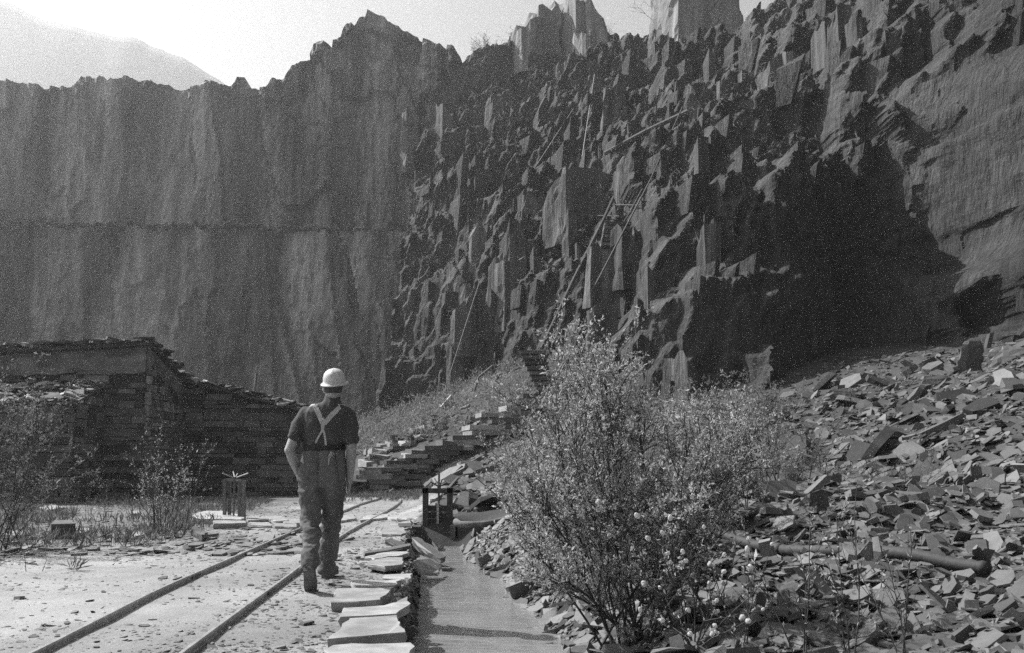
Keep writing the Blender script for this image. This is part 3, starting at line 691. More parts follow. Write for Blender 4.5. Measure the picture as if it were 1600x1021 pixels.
# masonry beside the gate
for lb, (px, py, w, h) in {'dark squared stone block right of the sluice gate': (725, 834, 26, 20), 'pale squared stone at the right post of the sluice': (709, 834, 12, 24)}.items():
    a = P(px, py + h / 2, 15.3); ww = w / F * 15.3; hh = h / F * 15.3
    mb = MB(); mb.box((a[0], a[1] + .15, a[2] + hh / 2 - .05), (ww, .4, hh + .1))
    tag(mb.build('stone_block', M['slate_one'], None, loc=(a[0], a[1], a[2] - .05)), lb, 'stone', 'squared stones beside the sluice')

D2 = PZ(365, 812, 0.05)[1]
wf = thing('winding_frame', 'small timber winding frame with four iron spokes left of the track', 'winding frame', P(365, 812, D2))
for px, top, bot, dd in ((351, 749, 801, 0.22), (358.5, 750, 801, 0.30), (374.5, 752, 809, -0.02), (381, 751, 811, -0.10)):
    MB().bar(P(px, bot + 4, D2 + dd), P(px, top, D2 + dd), 0.052, 0.06, (0, 1, 0)).build('post', M['wood'], wf)
for (a, b), (c, d_), dd in (((349, 751), (361, 751), 0.26), ((372, 752.5), (384, 752.5), -0.06)):
    MB().bar(P(a, b, D2 + dd), P(c, d_, D2 + dd), 0.10, 0.035).build('cap', M['wood'], wf)
MB().bar(P(355, 772, D2 + 0.25), P(379, 773, D2 - 0.02), 0.03, 0.03).build('cross_bar', M['wood_dark'], wf)
MB().bar(P(354, 750, D2 + 0.24), P(379, 751, D2 - 0.04), 0.05, 0.04).build('cross_bar', M['wood_dark'], wf)
MB().tube([P(365, 806, D2 + .1), P(367, 747, D2 + .1)], 0.017, 8).build('screw_rod', M['iron'], wf)
for a, b, dd in ((348, 739.5, 0.0), (364.5, 737.5, 0.25), (371, 740.5, 0.3), (388, 739.5, 0.0)):
    MB().tube([P(367, 747.5, D2 + .1), P(a, b, D2 + dd)], 0.011, 6).build('spoke', M['iron_pale'], wf)
MB().tube([P(367, 750, D2 + .1), P(367, 745.5, D2 + .1)], 0.035, 8).build('nut', M['iron'], wf)

# ================================================================== slate building
CX, CY = -9.93, 27.0
bld = thing('slate_building', 'roofless looking dark slate building with stacked stone walls at the left', 'building', (-12, 28, 0))
bld['label'] = 'dark dry-stone slate building with heavy slate roof at the left'
SRNG = np.random.default_rng(5)
stone_meshes = []
for k in range(14):
    V = np.array([(x, y, z) for x in (-.5, .5) for y in (-.5, .5) for z in (-.5, .5)]) + SRNG.normal(0, 0.045, (8, 3))
    stone_meshes.append(new_mesh('stone', V, [(0, 1, 3, 2), (4, 6, 7, 5), (0, 4, 5, 1), (2, 3, 7, 6), (0, 2, 6, 4), (1, 5, 7, 3)], M['wall']))
    # mixed sizes share these meshes
ALLST = []
def stone_wall(wall, o, u, nrm, width, top, course, length, mat, keep=lambda s, z: True):
    """courses of stones on the face of a wall; o: foot of its left end, u: along, nrm: outwards"""
    o = np.array(o, float); u = np.array(u, float); nrm = np.array(nrm, float); z = 0.0
    rot = Matrix((tuple(u), tuple(-nrm), (0, 0, 1))).transposed().to_euler()
    while z < 6:
        h = SRNG.uniform(*course); s = -SRNG.uniform(0, 0.3); any_ = False
        while s < width:
            L = SRNG.uniform(*length) * (0.6 if SRNG.random() < 0.3 else 1)
            a, b = max(s, 0), min(s + L, width)
            if b - a > 0.05 and z + h * 0.7 < top((a + b) / 2) and keep((a + b) / 2, z + h / 2):
                any_ = True
                out = SRNG.uniform(0.0, 0.07)
                c = o + u * (a + b) / 2 + nrm * (out - 0.03) + np.array([0, 0, z + h / 2])
                ALLST.append(((b - a) * h, wall, c, rot, (b - a - 0.018, 0.20, h - 0.016), mat))
            s += L
        z += h
        if z > max(top(0), top(width)): break
# main block
ZF = lambda x: 4.12 + 0.055 * (x - CX)
mb = MB(); mb.prism([(-18, CY), (CX - .02, CY), (CX - .15, CY + 3.6), (-18, CY + 3.6)], -0.2, [ZF(-18), ZF(CX), 3.3, 3.0])
fw = mb.build('main_wall', M['wall_core'], bld)
stone_wall(fw, (-14.2, CY, 0), (1, 0, 0), (0, -1, 0), 14.2 + CX, lambda s: ZF(-14.2 + s) - 0.1, (0.10, 0.24), (0.35, 1.15), 'wall', lambda s, z: z < 3.25 + 0.25 * math.sin(s * 3) and (s > 1.8 or z > 2.9))
stone_wall(fw, (CX - 0.02, CY, 0), (-0.035, 1, 0), (1, 0.035, 0), 3.6, lambda s: 3.95 - 0.22 * s, (0.10, 0.22), (0.16, 0.5), 'wall_pale', lambda s, z: z < 3.5 - 0.25 * s + 0.2 * math.sin(s * 5))
xs = np.linspace(-16, CX - 0.03, 46)
low = 3.30 + 0.16 * fbm(xs * 1.2, xs * 0, 21) + 0.12 * np.clip((xs + 12) / 2, 0, 1)
mb = MB()
for i in range(len(xs) - 1):
    mb.prism([(xs[i], CY - 0.06), (xs[i + 1], CY - 0.06), (xs[i + 1], CY + 0.02), (xs[i], CY + 0.02)], [low[i], low[i + 1], low[i + 1], low[i]], [ZF(xs[i]) - .02, ZF(xs[i + 1]) - .02, ZF(xs[i + 1]) - .02, ZF(xs[i]) - .02])
mb.build('render_coat', M['plaster'], bld)
ys = np.linspace(CY + 0.02, CY + 3.55, 18); lw = 3.55 - 0.22 * (ys - CY) + 0.2 * fbm(ys * 1.4, ys * 0, 22)
mb = MB()
for i in range(len(ys) - 1):
    x0 = CX - 0.035 * (ys[i] - CY); x1 = CX - 0.035 * (ys[i + 1] - CY)
    zt0 = 4.08 - 0.225 * (ys[i] - CY); zt1 = 4.08 - 0.225 * (ys[i + 1] - CY)
    mb.prism([(x0 - .05, ys[i]), (x0 + .055, ys[i]), (x1 + .055, ys[i + 1]), (x1 - .05, ys[i + 1])], [lw[i], lw[i], lw[i + 1], lw[i + 1]], [zt0, zt0, zt1, zt1])
mb.build('render_coat', M['plaster'], bld)
# right wing
RW = 3.75; RT = lambda s: 3.42 - 0.245 * s
mb = MB(); mb.prism([(-10.06, 30.25), (-10.06 + RW, 30.25), (-10.06 + RW, 35), (-10.06, 35)], -0.2, [RT(0), RT(RW), RT(RW) - .3, RT(0) - .3])
rw = mb.build('wing_wall', M['wall_core'], bld)
stone_wall(rw, (-10.06, 30.25, 0), (1, 0, 0), (0, -1, 0), RW, RT, (0.11, 0.24), (0.35, 1.2), 'wall')
stone_wall(rw, (-10.06 + RW, 30.25, 0), (0, 1, 0), (1, 0, 0), 4.7, lambda s: 2.4, (0.13, 0.26), (0.4, 1.2), 'wall')
# lean-to at the left
mb = MB(); mb.prism([(-18, 25.4), (-11.1, 25.4), (-11.1, CY - .01), (-18, CY - .01)], -0.2, [2.48, 2.48, 3.05, 3.05])
lt = mb.build('lean_to_wall', M['wall_core'], bld)
stone_wall(lt, (-14.2, 25.4, 0), (1, 0, 0), (0, -1, 0), 14.2 - 11.1, lambda s: 2.46, (0.12, 0.26), (0.4, 1.2), 'wall')
stone_wall(lt, (-11.1, 25.4, 0), (0, 1, 0), (1, 0, 0), 1.5, lambda s: 2.5 + 0.3 * s, (0.12, 0.26), (0.3, 0.8), 'wall')
ALLST.sort(key=lambda t: -t[0])
infill = {}
for n, (a, wall, c, rot, sc, mat) in enumerate(ALLST):
    me = stone_meshes[n % 14]
    if n < 300:
        s_ = link('stone', me, wall, Vector(c - world_loc(wall))); s_.rotation_euler = rot; s_.scale = sc
    else:
        V = np.array([v.co for v in me.vertices]) * np.array(sc); R3 = np.array(rot.to_matrix())
        infill.setdefault((wall.name, mat), MB()).add(V @ R3.T + c, [tuple(p.vertices) for p in me.polygons])
for (wn_, mat), mb in infill.items():
    tag(mb.build('small_stones', M['wall_i' if mat == 'wall' else 'wall_pale'], bpy.data.objects[wn_]), kind='stuff')
# roofs: loose overlapping slates
def chip_mesh(rng, k=6, th=0.12):
    a = np.sort(rng.random(k) * 0.7 + np.arange(k)) / k * 2 * math.pi
    r = rng.uniform(0.36, 0.58, k)
    top = np.stack([r * np.cos(a), r * np.sin(a), np.full(k, th / 2)], 1); bot = top * np.array([1.04, 1.04, -1]) + rng.normal(0, 0.02, (k, 3))
    f = [tuple(range(k)), tuple(range(k, 2 * k))[::-1]] + [(i, k + i, k + (i + 1) % k, (i + 1) % k) for i in range(k)]
    return np.concatenate([top, bot]), f
roof_meshes = []
for k in range(8):
    V, f = chip_mesh(SRNG, 5, 0.10); roof_meshes.append((V, f))
RM_D = [new_mesh('roof_slate', V, f, M['roof_dark']) for V, f in roof_meshes]
RM_P = [new_mesh('roof_slate', V, f, M['slab']) for V, f in roof_meshes]
mb = MB(); mb.prism([(-18, CY - .22), (CX + .12, CY - .22), (CX - .02, CY + 3.75), (-18, CY + 3.75)], [ZF(-18) + .01, ZF(CX) + .02, 3.33, 3.02], [ZF(-18) + .10, ZF(CX) + .11, 3.42, 3.12])
roof = mb.build('main_roof', M['roof_dark'], bld)
def roof_slate(parent, p, size, tilt=(0, 0), dark=True):
    o = link('roof_slate', (RM_D if dark else RM_P)[SRNG.integers(8)], parent, Vector(np.array(p) - world_loc(parent)))
    o.rotation_euler = (tilt[0] + SRNG.normal(0, .09), tilt[1] + SRNG.normal(0, .09), SRNG.uniform(0, 6.28)); o.scale = (size, size * SRNG.uniform(.7, 1.1), size * SRNG.uniform(.6, 1.3))
for k in range(70):
    x = SRNG.uniform(-14.5, CX + 0.05); y = CY + SRNG.uniform(-0.2, 0.25)
    roof_slate(roof, (x, y, ZF(x) + 0.12 + 0.12 * SRNG.random()), SRNG.uniform(0.3, 0.75), dark=SRNG.random() < 0.85)
for k in range(40):
    t = SRNG.random(); roof_slate(roof, (CX + 0.05 - .12 * t + SRNG.normal(0, .07), CY + 3.7 * t, 4.20 - 0.80 * t + SRNG.uniform(0, .13)), SRNG.uniform(0.3, 0.6), (-0.22, 0), dark=SRNG.random() < 0.92)
mb = MB(); mb.prism([(-10.0, 30.05), (-10.06 + RW + .2, 30.05), (-10.06 + RW + .2, 35.1), (-10.0, 35.1)], [RT(0) + .0, RT(RW + .2), RT(RW + .2) - .3, RT(0) - .3], [RT(0) + .08, RT(RW + .2) + .08, RT(RW + .2) - .22, RT(0) - .22])
roof2 = mb.build('wing_roof', M['roof_dark'], bld)
for k in range(60):
    s = SRNG.uniform(0, RW + .15); roof_slate(roof2, (-10.06 + s, 30.05 + SRNG.uniform(-.05, .4), RT(s) + .09 + .13 * SRNG.random()), SRNG.uniform(0.25, 0.6), (0, 0.24), dark=SRNG.random() < 0.7)
mb = MB(); mb.prism([(-18, 25.15), (-11.0, 25.15), (-11.0, CY - .07), (-18, CY - .07)], [2.46, 2.44, 3.02, 3.04], [2.52, 2.50, 3.08, 3.10])
roof3 = mb.build('lean_to_roof', M['roof_dark'], bld)
for k in range(110):
    t = SRNG.random(); x = SRNG.uniform(-14.6, -11.0); roof_slate(roof3, (x, 25.12 + 1.75 * t, 2.53 + 0.58 * t + .08 * SRNG.random()), SRNG.uniform(0.25, 0.6), (0.31, 0), dark=SRNG.random() < 0.35)
pole = MB().tube([P(398, 612, 31.5), P(401, 584, 31.5)], 0.045, 6)
tag(pole.build('roof_pole', M['wood'], None, loc=tuple(P(398, 612, 31.5))), 'thin grey pole sticking up behind the low wing roof', 'pole')

# ================================================================== stairs, terrace walls, ladders and cables on the galleries
def rock_hit(px, py, lo=30.0):
    d = np.arange(lo, 108, 0.1); r = ray(px, py); x = r[0] / r[1] * d; z = CAM_Z + r[2] / r[1] * d
    j = np.clip(((x - fx[0]) / 0.115).round().astype(int), 0, len(fx) - 1); i = np.clip(((z - 0.3) / 49.0 * (NV - 1)).round().astype(int), 0, NV - 1)
    h_ = np.nonzero(d >= FY[i, j])[0]
    return float(d[h_[0]]) if len(h_) else 98.0
def ground_hit(px, py, lo=14.0, hi=75.0):
    d = np.arange(lo, hi, 0.25); r = ray(px, py)
    z = CAM_Z + r[2] / r[1] * d; h_ = np.nonzero(z <= ground_z(r[0] / r[1] * d, d, False))[0]
    return float(d[h_[0]]) if len(h_) else 45.0
def steps(name, label, cat, d, seq, th=0.16, mat='wall_pale', group=None):
    """seq: (left px, right px, top py) of each tread"""
    a = P(seq[-1][0], seq[-1][2] + 8, d)
    t = thing(name, label, cat, tuple(a), group)
    for k, (x0, x1, y0) in enumerate(seq):
        A = P(x0, y0, d); B = P(x1, y0, d); dz = th
        mb = MB(); L = B[0] - A[0]
        mb.prism([(A[0], A[1] - .12), (B[0], A[1] - .10), (B[0], A[1] + .9), (A[0], A[1] + .9)], A[2] - dz, [A[2], A[2] + SRNG.normal(0, .02), A[2], A[2] + SRNG.normal(0, .02)])
        mb.build('step', M[mat], t)
    return t
steps('slate_steps', 'flight of dark slate treads above the big willow', 'steps', ground_hit(840, 612) - 1.0, [(813 + 3.5 * k, 853 + 1.6 * k, 548 + 8.2 * k) for k in range(8)], 0.15, 'wall')
steps('slate_steps', 'short flight of dark treads high beside the handrail', 'steps', min(rock_hit(a_, b_) for a_ in (938, 950, 965, 980) for b_ in (347, 362, 380)) - 0.3, [(945 - 1.2 * k, 986 - 4 * k, 347 + 6.5 * k) for k in range(6)], 0.16, 'wall')
tw = thing('terrace_wall', 'stepped dry-stone terrace wall climbing right behind the sluice', 'wall', tuple(P(690, 735, 38)))
prof = [(564, 738), (578, 733), (598, 722), (622, 712), (642, 706), (660, 700), (680, 692), (700, 684), (722, 676), (742, 668), (758, 658), (772, 648), (786, 638), (800, 628), (815, 618)]
for i, (px, py) in enumerate(prof):
    d = ground_hit(px + 15, py + 24) - 1.0
    nx_ = prof[min(i + 1, len(prof) - 1)][0]
    for k in range(4):
        w = SRNG.uniform(18, 60); x0 = px + SRNG.normal(0, 7) + k * 4; y0 = py - 3 + k * 7.5
        A = P(x0, y0, d); B = P(x0 + w, y0, d); h = 7.0 / F * d
        mb = MB(); j = lambda: SRNG.normal(0, .04)
        mb.prism([(A[0] + j(), A[1] + j() - 0.1), (B[0] + j(), A[1] + 0.1 + j()), (B[0] + j(), A[1] + 1.2), (A[0] - .3 + j(), A[1] + 1.2)], A[2] - h, [A[2] + j() * .5 for _ in range(4)])
        mb.build('stone', M['slab' if SRNG.random() < 0.35 else 'slate_one'], tw)
tw2 = thing('terrace_wall', 'upper tumbled dry-stone wall left of the terrace steps', 'wall', tuple(P(600, 710, 44)))
for i in range(46):
    t = SRNG.random(); px = 566 + 118 * t; py = 708 - 62 * t + SRNG.uniform(-4, 18); d = ground_hit(px + 8, py + 8) - 0.5
    w = SRNG.uniform(8, 28); A = P(px, py, d); B = P(px + w, py, d); j = lambda: SRNG.normal(0, .07)
    mb = MB(); mb.prism([(A[0] + j(), A[1] + j()), (B[0] + j(), A[1] + .1 + j()), (B[0] + j(), A[1] + .8), (A[0] - .3 + j(), A[1] + .8)], A[2] - .18, [A[2] + j() for _ in range(4)])
    mb.build('stone', M['slab' if SRNG.random() < 0.4 else 'slate_one'], tw2)
def cable(label, pts, r, mat='cable', off=1.6, cat='cable', name='cable', ds=None, sag=0.0):
    if ds is None:                               # stand clear of the rock along the whole run
        q_ = np.array([np.array(pts[i]) * (1 - t_) + np.array(pts[i + 1]) * t_ for i in range(len(pts) - 1) for t_ in np.arange(8) / 8] + [np.array(pts[-1])])
        hit = np.array([rock_hit(a, b) for a, b in q_]); t_ = np.linspace(0, 1, len(q_)); A_ = np.stack([t_, np.ones_like(t_)], 1)
        line = A_ @ np.linalg.lstsq(A_, hit, rcond=None)[0]; line -= max(0, np.percentile(line - hit, 88)) + 0.35 * off / 1.6
        q = np.array([P(a, b, d) for (a, b), d in zip(q_, line)])
    else:
        q = np.array([P(a, b, d) for (a, b), d in zip(pts, ds)])
    if len(q) == 2:
        t = np.linspace(0, 1, 9)[:, None]; q = q[0] * (1 - t) + q[1] * t; q[:, 2] -= sag * 4 * (t * (1 - t))[:, 0]
    mb = MB().tube(q, r, 6)
    i = np.argmin(q[:, 2])
    return tag(mb.build(name, M[mat], None, loc=tuple(q[i])), label, cat, 'cables and poles on the galleries')
cable('pale taut cable rising from the talus to the dark block', [(691, 622), (749, 442)], 0.03, 'cable', ds=[57, 58])
cable('long dark cable running down the middle of the galleries', [(1066, 168), (1016, 282), (930, 446)], 0.045, 'cable_dark')
cable('dark handrail pole sloping up beside the upper treads', [(846, 545), (895, 440), (940, 350), (959, 308)], 0.10, 'wood_dark', 2.2, 'handrail', 'handrail')
cable('second pole crossing behind the upper treads', [(925, 422), (985, 332), (1004, 296)], 0.06, 'wood_dark', 2.0, 'pole', 'pole')
cable('thin cable hanging beside the tall lit pillars', [(929, 116), (909, 250)], 0.035, 'cable')
cable('thin slanting cable left of the upper ledge', [(896, 170), (832, 268)], 0.03, 'cable')
cable('short rail joining the two poles above the treads', [(958, 320), (1000, 321)], 0.035, 'wood_dark', 2.2, 'rail', 'cross_rail')
cable('thin dark rail under the handrail beside the treads', [(934, 337), (968, 338)], 0.03, 'wood_dark', 2.0, 'rail', 'cross_rail')
cable('dark timber beam lying along the sloping upper ledge', [(945, 240), (1010, 205), (1080, 172)], 0.16, 'wood_dark', 1.2, 'beam', 'ledge_beam')
cable('leaning pale plank at the foot of the taut cable', [(690, 638), (706, 620)], 0.11, 'slab', 0, 'plank', 'plank', ds=[47, 47.3])
cable('dark hanging cable below the handrail behind the willow', [(930, 446), (905, 540)], 0.035, 'cable_dark')
cable('bare grey dead branch curved above the treads', [(741, 612), (748, 590), (770, 572)], 0.06, 'wood', 0, 'branch', 'dead_branch', ds=[46, 46, 46.5])
# ================================================================== slate scree and loose chips
CR = np.random.default_rng(23)
def rot_mats(yaw, tx, ty):
    n = len(yaw); cz, sz = np.cos(yaw), np.sin(yaw); cx, sx = np.cos(tx), np.sin(tx); cy, sy_ = np.cos(ty), np.sin(ty); o = np.zeros(n); i = np.ones(n)
    Rz = np.stack([cz, -sz, o, sz, cz, o, o, o, i], 1).reshape(n, 3, 3)
    Rx = np.stack([i, o, o, o, cx, -sx, o, sx, cx], 1).reshape(n, 3, 3)
    Ry = np.stack([cy, o, sy_, o, i, o, -sy_, o, cy], 1).reshape(n, 3, 3)
    return Ry @ Rx @ Rz
CHIPV = [chip_mesh(CR, k, th) for k, th in ((6, .08), (5, .12), (7, .06), (6, .18), (5, .07), (7, .10), (6, .26), (5, .05))]
def tri_faces(f):
    out = []
    for p in f:
        for i in range(1, len(p) - 1): out.append((p[0], p[i], p[i + 1]))
    return np.array(out)
CHIPT = [tri_faces(f) for V, f in CHIPV]
def scatter(pos, size, asp, yaw, tx, ty, var):
    Vs = []; Fs = []; off = 0
    R3 = rot_mats(yaw, tx, ty)
    for k in range(len(CHIPV)):
        idx = np.nonzero(var == k)[0]
        if not len(idx): continue
        V = CHIPV[k][0]; n = len(V)
        W = V[None] * np.stack([size[idx] * asp[idx], size[idx] / asp[idx], size[idx]], 1)[:, None, :]
        W = np.einsum('nij,nkj->nki', R3[idx], W) + pos[idx][:, None, :]
        Vs.append(W.reshape(-1, 3)); Fs.append((CHIPT[k][None] + (np.arange(len(idx)) * n)[:, None, None] + off).reshape(-1, 3)); off += len(idx) * n
    return np.concatenate(Vs), np.concatenate(Fs)
def slope_at(x, y, e=0.25):
    return (ground_z(x + e, y, False) - ground_z(x - e, y, False)) / (2 * e), (ground_z(x, y + e, False) - ground_z(x, y - e, False)) / (2 * e)
def chips(n, px0, px1, d0, d1, smed, ssig, smin_px, keep, zoff=0.25, tilt=0.24, dpow=1.0, cap=0.85):
    px = CR.uniform(px0, px1, n); d = d0 * (d1 / d0) ** (CR.random(n) ** dpow)
    x = (px - 800) / F * d; y = d
    m = keep(x, y); x, y, d = x[m], y[m], d[m]; n = len(x)
    size = np.clip(smed * np.exp(CR.normal(0, ssig, n)), 0.015, cap) * np.where(d < 9, 0.8, 1)
    size = np.maximum(size, smin_px * d / F)
    z = ground_z(x, y)
    gx_, gy_ = slope_at(x, y)
    yaw = CR.uniform(0, 6.28, n); tx = np.arctan(gy_) + CR.normal(0, tilt, n) + 0.10; ty = -np.arctan(gx_) + CR.normal(0, tilt, n) - 0.06
    th = size * 0.12
    pos = np.stack([x, y, z + th * zoff + size * 0.10 * CR.random(n)], 1)
    return pos, size, CR.uniform(0.8, 1.75, n), yaw, tx, ty, CR.integers(0, len(CHIPV), n)
PIPE = catmull([P(1040, 828, 10.6), P(1090, 838, 10.1), P(1150, 852, 9.4), P(1230, 868, 8.7), P(1330, 884, 8.0), P(1430, 893, 7.4), P(1545, 908, 6.9)], 14)
_g = ground_z(PIPE[:, 0], PIPE[:, 1]); _g = np.convolve(np.pad(_g, 15, 'edge'), np.ones(31) / 31, 'valid')
PIPE[:, 2] = _g + 0.075 + 0.02 * np.sin(np.arange(len(_g)) * 0.13)
def bank(x, y):
    far_ = np.ones(len(x), bool)
    for q_ in PIPE[::4]: far_ &= ~((np.hypot(x - q_[0], y - q_[1] + 0.12) < 0.2) & (CR.random(len(x)) < 0.85))
    return far_ & bank0(x, y)
def bank0(x, y):
    dx, w, ins = stream_dist(x, y)
    ok = (dx > w - 0.03) | (y > 16.2)
    ok &= ~((y > 15.8) & (x < -1.4 - 0.03 * (y - 16)) & (y < 30))
    ok &= (y < face_rbf(x, ground_z(x, y, False)) + 1)
    return ok
parts = [chips(40000, 640, 2150, 4.0, 14.5, 0.055, 0.55, 2.5, bank, cap=0.2), chips(7000, 700, 2150, 4.0, 15, 0.12, 0.5, 5, bank, 0.5, 0.30, cap=0.34), chips(1200, 700, 2150, 4.0, 15, 0.13, 0.4, 5, bank, 1.5, 0.9, cap=0.3),
         chips(20000, 1080, 1950, 14, 40, 0.085, 0.6, 2.5, bank, 0.4, 0.3), chips(5000, 560, 1100, 16, 60, 0.14, 0.6, 3.0, bank, 0.3, 0.3), chips(220, 1050, 1720, 10, 36, 0.30, 0.35, 9, bank, 0.4, 0.35)]
bigp = list(chips(230, 1180, 1720, 19, 35, 0.42, 0.4, 8, bank, 0.6, 0.4, cap=1.1)); bigp[6] = np.where(bigp[6] % 2 == 0, 3, 6); parts.append(tuple(bigp))
allc = [np.concatenate([p[i] for p in parts]) for i in range(7)]
qx, qy, qd = project(allc[0])
vis = (qx > 5) & (qx < 1595) & (qy > 5) & (qy < 1015) & ~((qx < 1190) & (qx > 760) & (qy < 960) & (qd > 6))
score = allc[1] / qd * vis
big = np.argsort(-score)[:300]
mask = np.ones(len(score), bool); mask[big] = False
is_dark = (allc[0][:, 1] > 15.2 + 1.5 * fbm(allc[0][:, 0] * 0.4, allc[0][:, 1] * 0.4, 97)) & (CR.random(len(score)) < 0.88)      # most pieces on the upper slope take a darker, more varied slate
V, Fc = scatter(*[a[mask & ~is_dark] for a in allc])
tag(link('slate_scree', new_mesh('slate_scree', V, Fc, M['slate']), ground), kind='stuff')
V, Fc = scatter(*[a[mask & is_dark] for a in allc])
tag(link('dark_scree', new_mesh('dark_scree', V, Fc, M['slate_dark']), ground), kind='stuff')
CHIPM = [new_mesh('slate_piece', Vv, f, M['slate_one']) for Vv, f in CHIPV]; CHIPD = [new_mesh('slate_piece', Vv, f, M['slate_dark_one']) for Vv, f in CHIPV]
R3 = rot_mats(allc[3][big], allc[4][big], allc[5][big])
for n, i in enumerate(big):
    o = link('slate_piece', (CHIPD if is_dark[i] else CHIPM)[allc[6][i]], ground, Vector(allc[0][i]))
    o.rotation_euler = Matrix(R3[n].tolist()).to_euler(); o.scale = (allc[1][i] * allc[2][i], allc[1][i] / allc[2][i], allc[1][i])
# path and verge: small chips pressed into the dust
def path(x, y):
    dx, w, ins = stream_dist(x, y)
    t = np.clip(-(dx + w), 0, 9)
    dens = np.where(t < 1.3, 0.85, 0.20) + np.where((y > 10) & (x < -3.9), 0.55, 0) + np.where((x < -4.2 - 0.12 * (y - 8)), 0.35, 0)
    clump = 0.55 + 1.0 * fbm(x * 1.3, y * 1.3, 88)
    return (dx < -w + 0.02) & (CR.random(len(x)) < dens * clump) & (y < 25.3)
p1 = chips(40000, -60, 700, 4.4, 25, 0.020, 0.55, 2.2, path, 0.15, 0.12); p2 = chips(900, -60, 700, 4.4, 25, 0.055, 0.4, 4, path, 0.2, 0.15)
p3 = chips(1800, -60, 500, 11.0, 16.5, 0.09, 0.5, 3, lambda x, y: (CR.random(len(x)) < 0.4 + 0.9 * fbm(x * 0.9, y * 1.2, 90)) & (y < 13.4 + 2.5 * (x > -5)), 0.3, 0.12, cap=0.24)
allp = [np.concatenate([p1[i], p2[i], p3[i]]) for i in range(7)]
V, Fc = scatter(*allp)
tag(link('path_chips', new_mesh('path_chips', V, Fc, M['slate']), ground), kind='stuff')
# rubble packed under and between the slabs
def under(x, y):
    dx, w, ins = stream_dist(x, y); return (dx < -w + 0.06) & (dx > -w - 0.14) & (y < 15.5)
pu = chips(9000, 560, 720, 5.0, 15.5, 0.045, 0.5, 4, under, 0.2, 0.5)
V, Fc = scatter(*pu)
tag(link('bank_rubble', new_mesh('bank_rubble', V, Fc, M['slate']), ground), kind='stuff')
n = 900
bxs = CR.uniform(-62, -5, n); lz = np.array([ledge_z[0, np.argmin(np.abs(bx - q))] for q in bxs])
V, Fc = scatter(np.stack([bxs, BD - 2.6 + CR.uniform(-1.0, 0.4, n), lz + 0.15], 1), np.clip(0.5 * np.exp(CR.normal(0, .5, n)), .2, 1.6), CR.uniform(.8, 1.6, n), CR.uniform(0, 6, n), CR.normal(0, .4, n), CR.normal(0, .4, n), CR.integers(0, 8, n))
tag(link('bench_debris', new_mesh('bench_debris', V, Fc, M['slate']), back_wall), kind='stuff')
# fallen boulders below the face
def boulder(label, px, py, d, w, h, lean=0.0, seed=0, mat='slate_one', dpf=0.7):
    a = P(px, py, d); a[2] = min(a[2], float(ground_z(a[0], a[1])) + 0.3) if False else a[2]
    rng = np.random.default_rng(seed); W = w / F * d; H = h / F * d; k = 22; m = 12
    ang = np.arange(k) / k * 2 * math.pi; V = []
    cuts = [(rng.uniform(0, 6.28), rng.uniform(0.62, 0.95), rng.normal(0, .35)) for _ in range(9)]
    for l in range(m):
        vv = l / (m - 1)
        for t in ang:
            r = 1.3
            for a0, dist, sl_ in cuts:
                c_ = math.cos(t - a0)
                if c_ > 0.05: r = min(r, (dist + sl_ * (vv - 0.5) - 0.25 * vv) / c_)
            r = max(r, 0.12) * (1 if l < m - 1 else 0.8)
            V.append((a[0] + lean * vv * H + r * W / 2 * math.cos(t), a[1] + r * W * dpf / 2 * math.sin(t) + 0.15 * W, a[2] - 0.25 * H + 1.25 * H * vv))
    V = np.array(V); nz_ = fbm(V[:, 0] * 5 + V[:, 1] * 3, V[:, 2] * 5, 400 + seed, 4, 0.6); V[:, 2] += 0.10 * H * nz_; V[:, 0] += 0.06 * W * (hash2(np.floor(V[:, 2] / H * 9), np.floor(V[:, 0] * 3 / W), seed) - 0.5)
    f = [tuple(range(k))[::-1], tuple(range((m - 1) * k, m * k))] + [(l * k + i, l * k + (i + 1) % k, (l + 1) * k + (i + 1) % k, (l + 1) * k + i) for l in range(m - 1) for i in range(k)]
    mb = MB().add(V, f)
    return tag(mb.build('slate_boulder', M[mat], None, loc=tuple(a)), label, 'boulder', 'boulders fallen below the face')
boulder('tall pointed boulder with pale left face under the lit slab', 1512, 592, 29, 70, 58, 0.25, 1)
boulder('squat lumpy boulder below the pointed one', 1460, 622, 28, 46, 34, 0, 2)
boulder('flat topped boulder with white top at the right edge rubble', 1512, 645, 25, 50, 50, 0, 3)
boulder('long low slab-like boulder at the foot of the dark recess', 1320, 628, 29, 80, 20, 0, 4)
boulder('pale wedge boulder right of the long low one', 1416, 650, 27, 46, 22, 0.2, 5)
boulder('small pale block boulder in the dark rubble', 1462, 664, 25, 40, 14, 0, 6)
boulder('broad dark boulder high in the right corner rubble', 1580, 590, 27, 90, 50, 0, 7)
boulder('upright pale shard standing on the crest of the rubble mound', 1335, 764, 12.8, 28, 24, -0.1, 8, 'slab', 0.4)
boulder('leaning dark shard on the mound crest near the hollow', 1422, 770, 12.6, 20, 26, 0.5, 9, 'slate_one', 0.4)
# the big pipe on the rubble
pts = PIPE.copy()
mb = MB(); rad = 0.047 + 0.004 * ((np.arange(len(pts)) % 2) * 2 - 1)
mb.tube(pts, rad, 14)
pipe = tag(link('drain_pipe', None, None, tuple(pts[-1])), 'long dark ribbed pipe lying across the slate rubble at the right', 'pipe')
mb.build('pipe_wall', M['pipe'], pipe, True)
mb = MB(); t = pts[40] - pts[39]; t /= np.linalg.norm(t); mb.tube([pts[40] - t * .05, pts[40] + t * .05], 0.058, 14); mb.build('collar', M['pipe'], pipe, True)

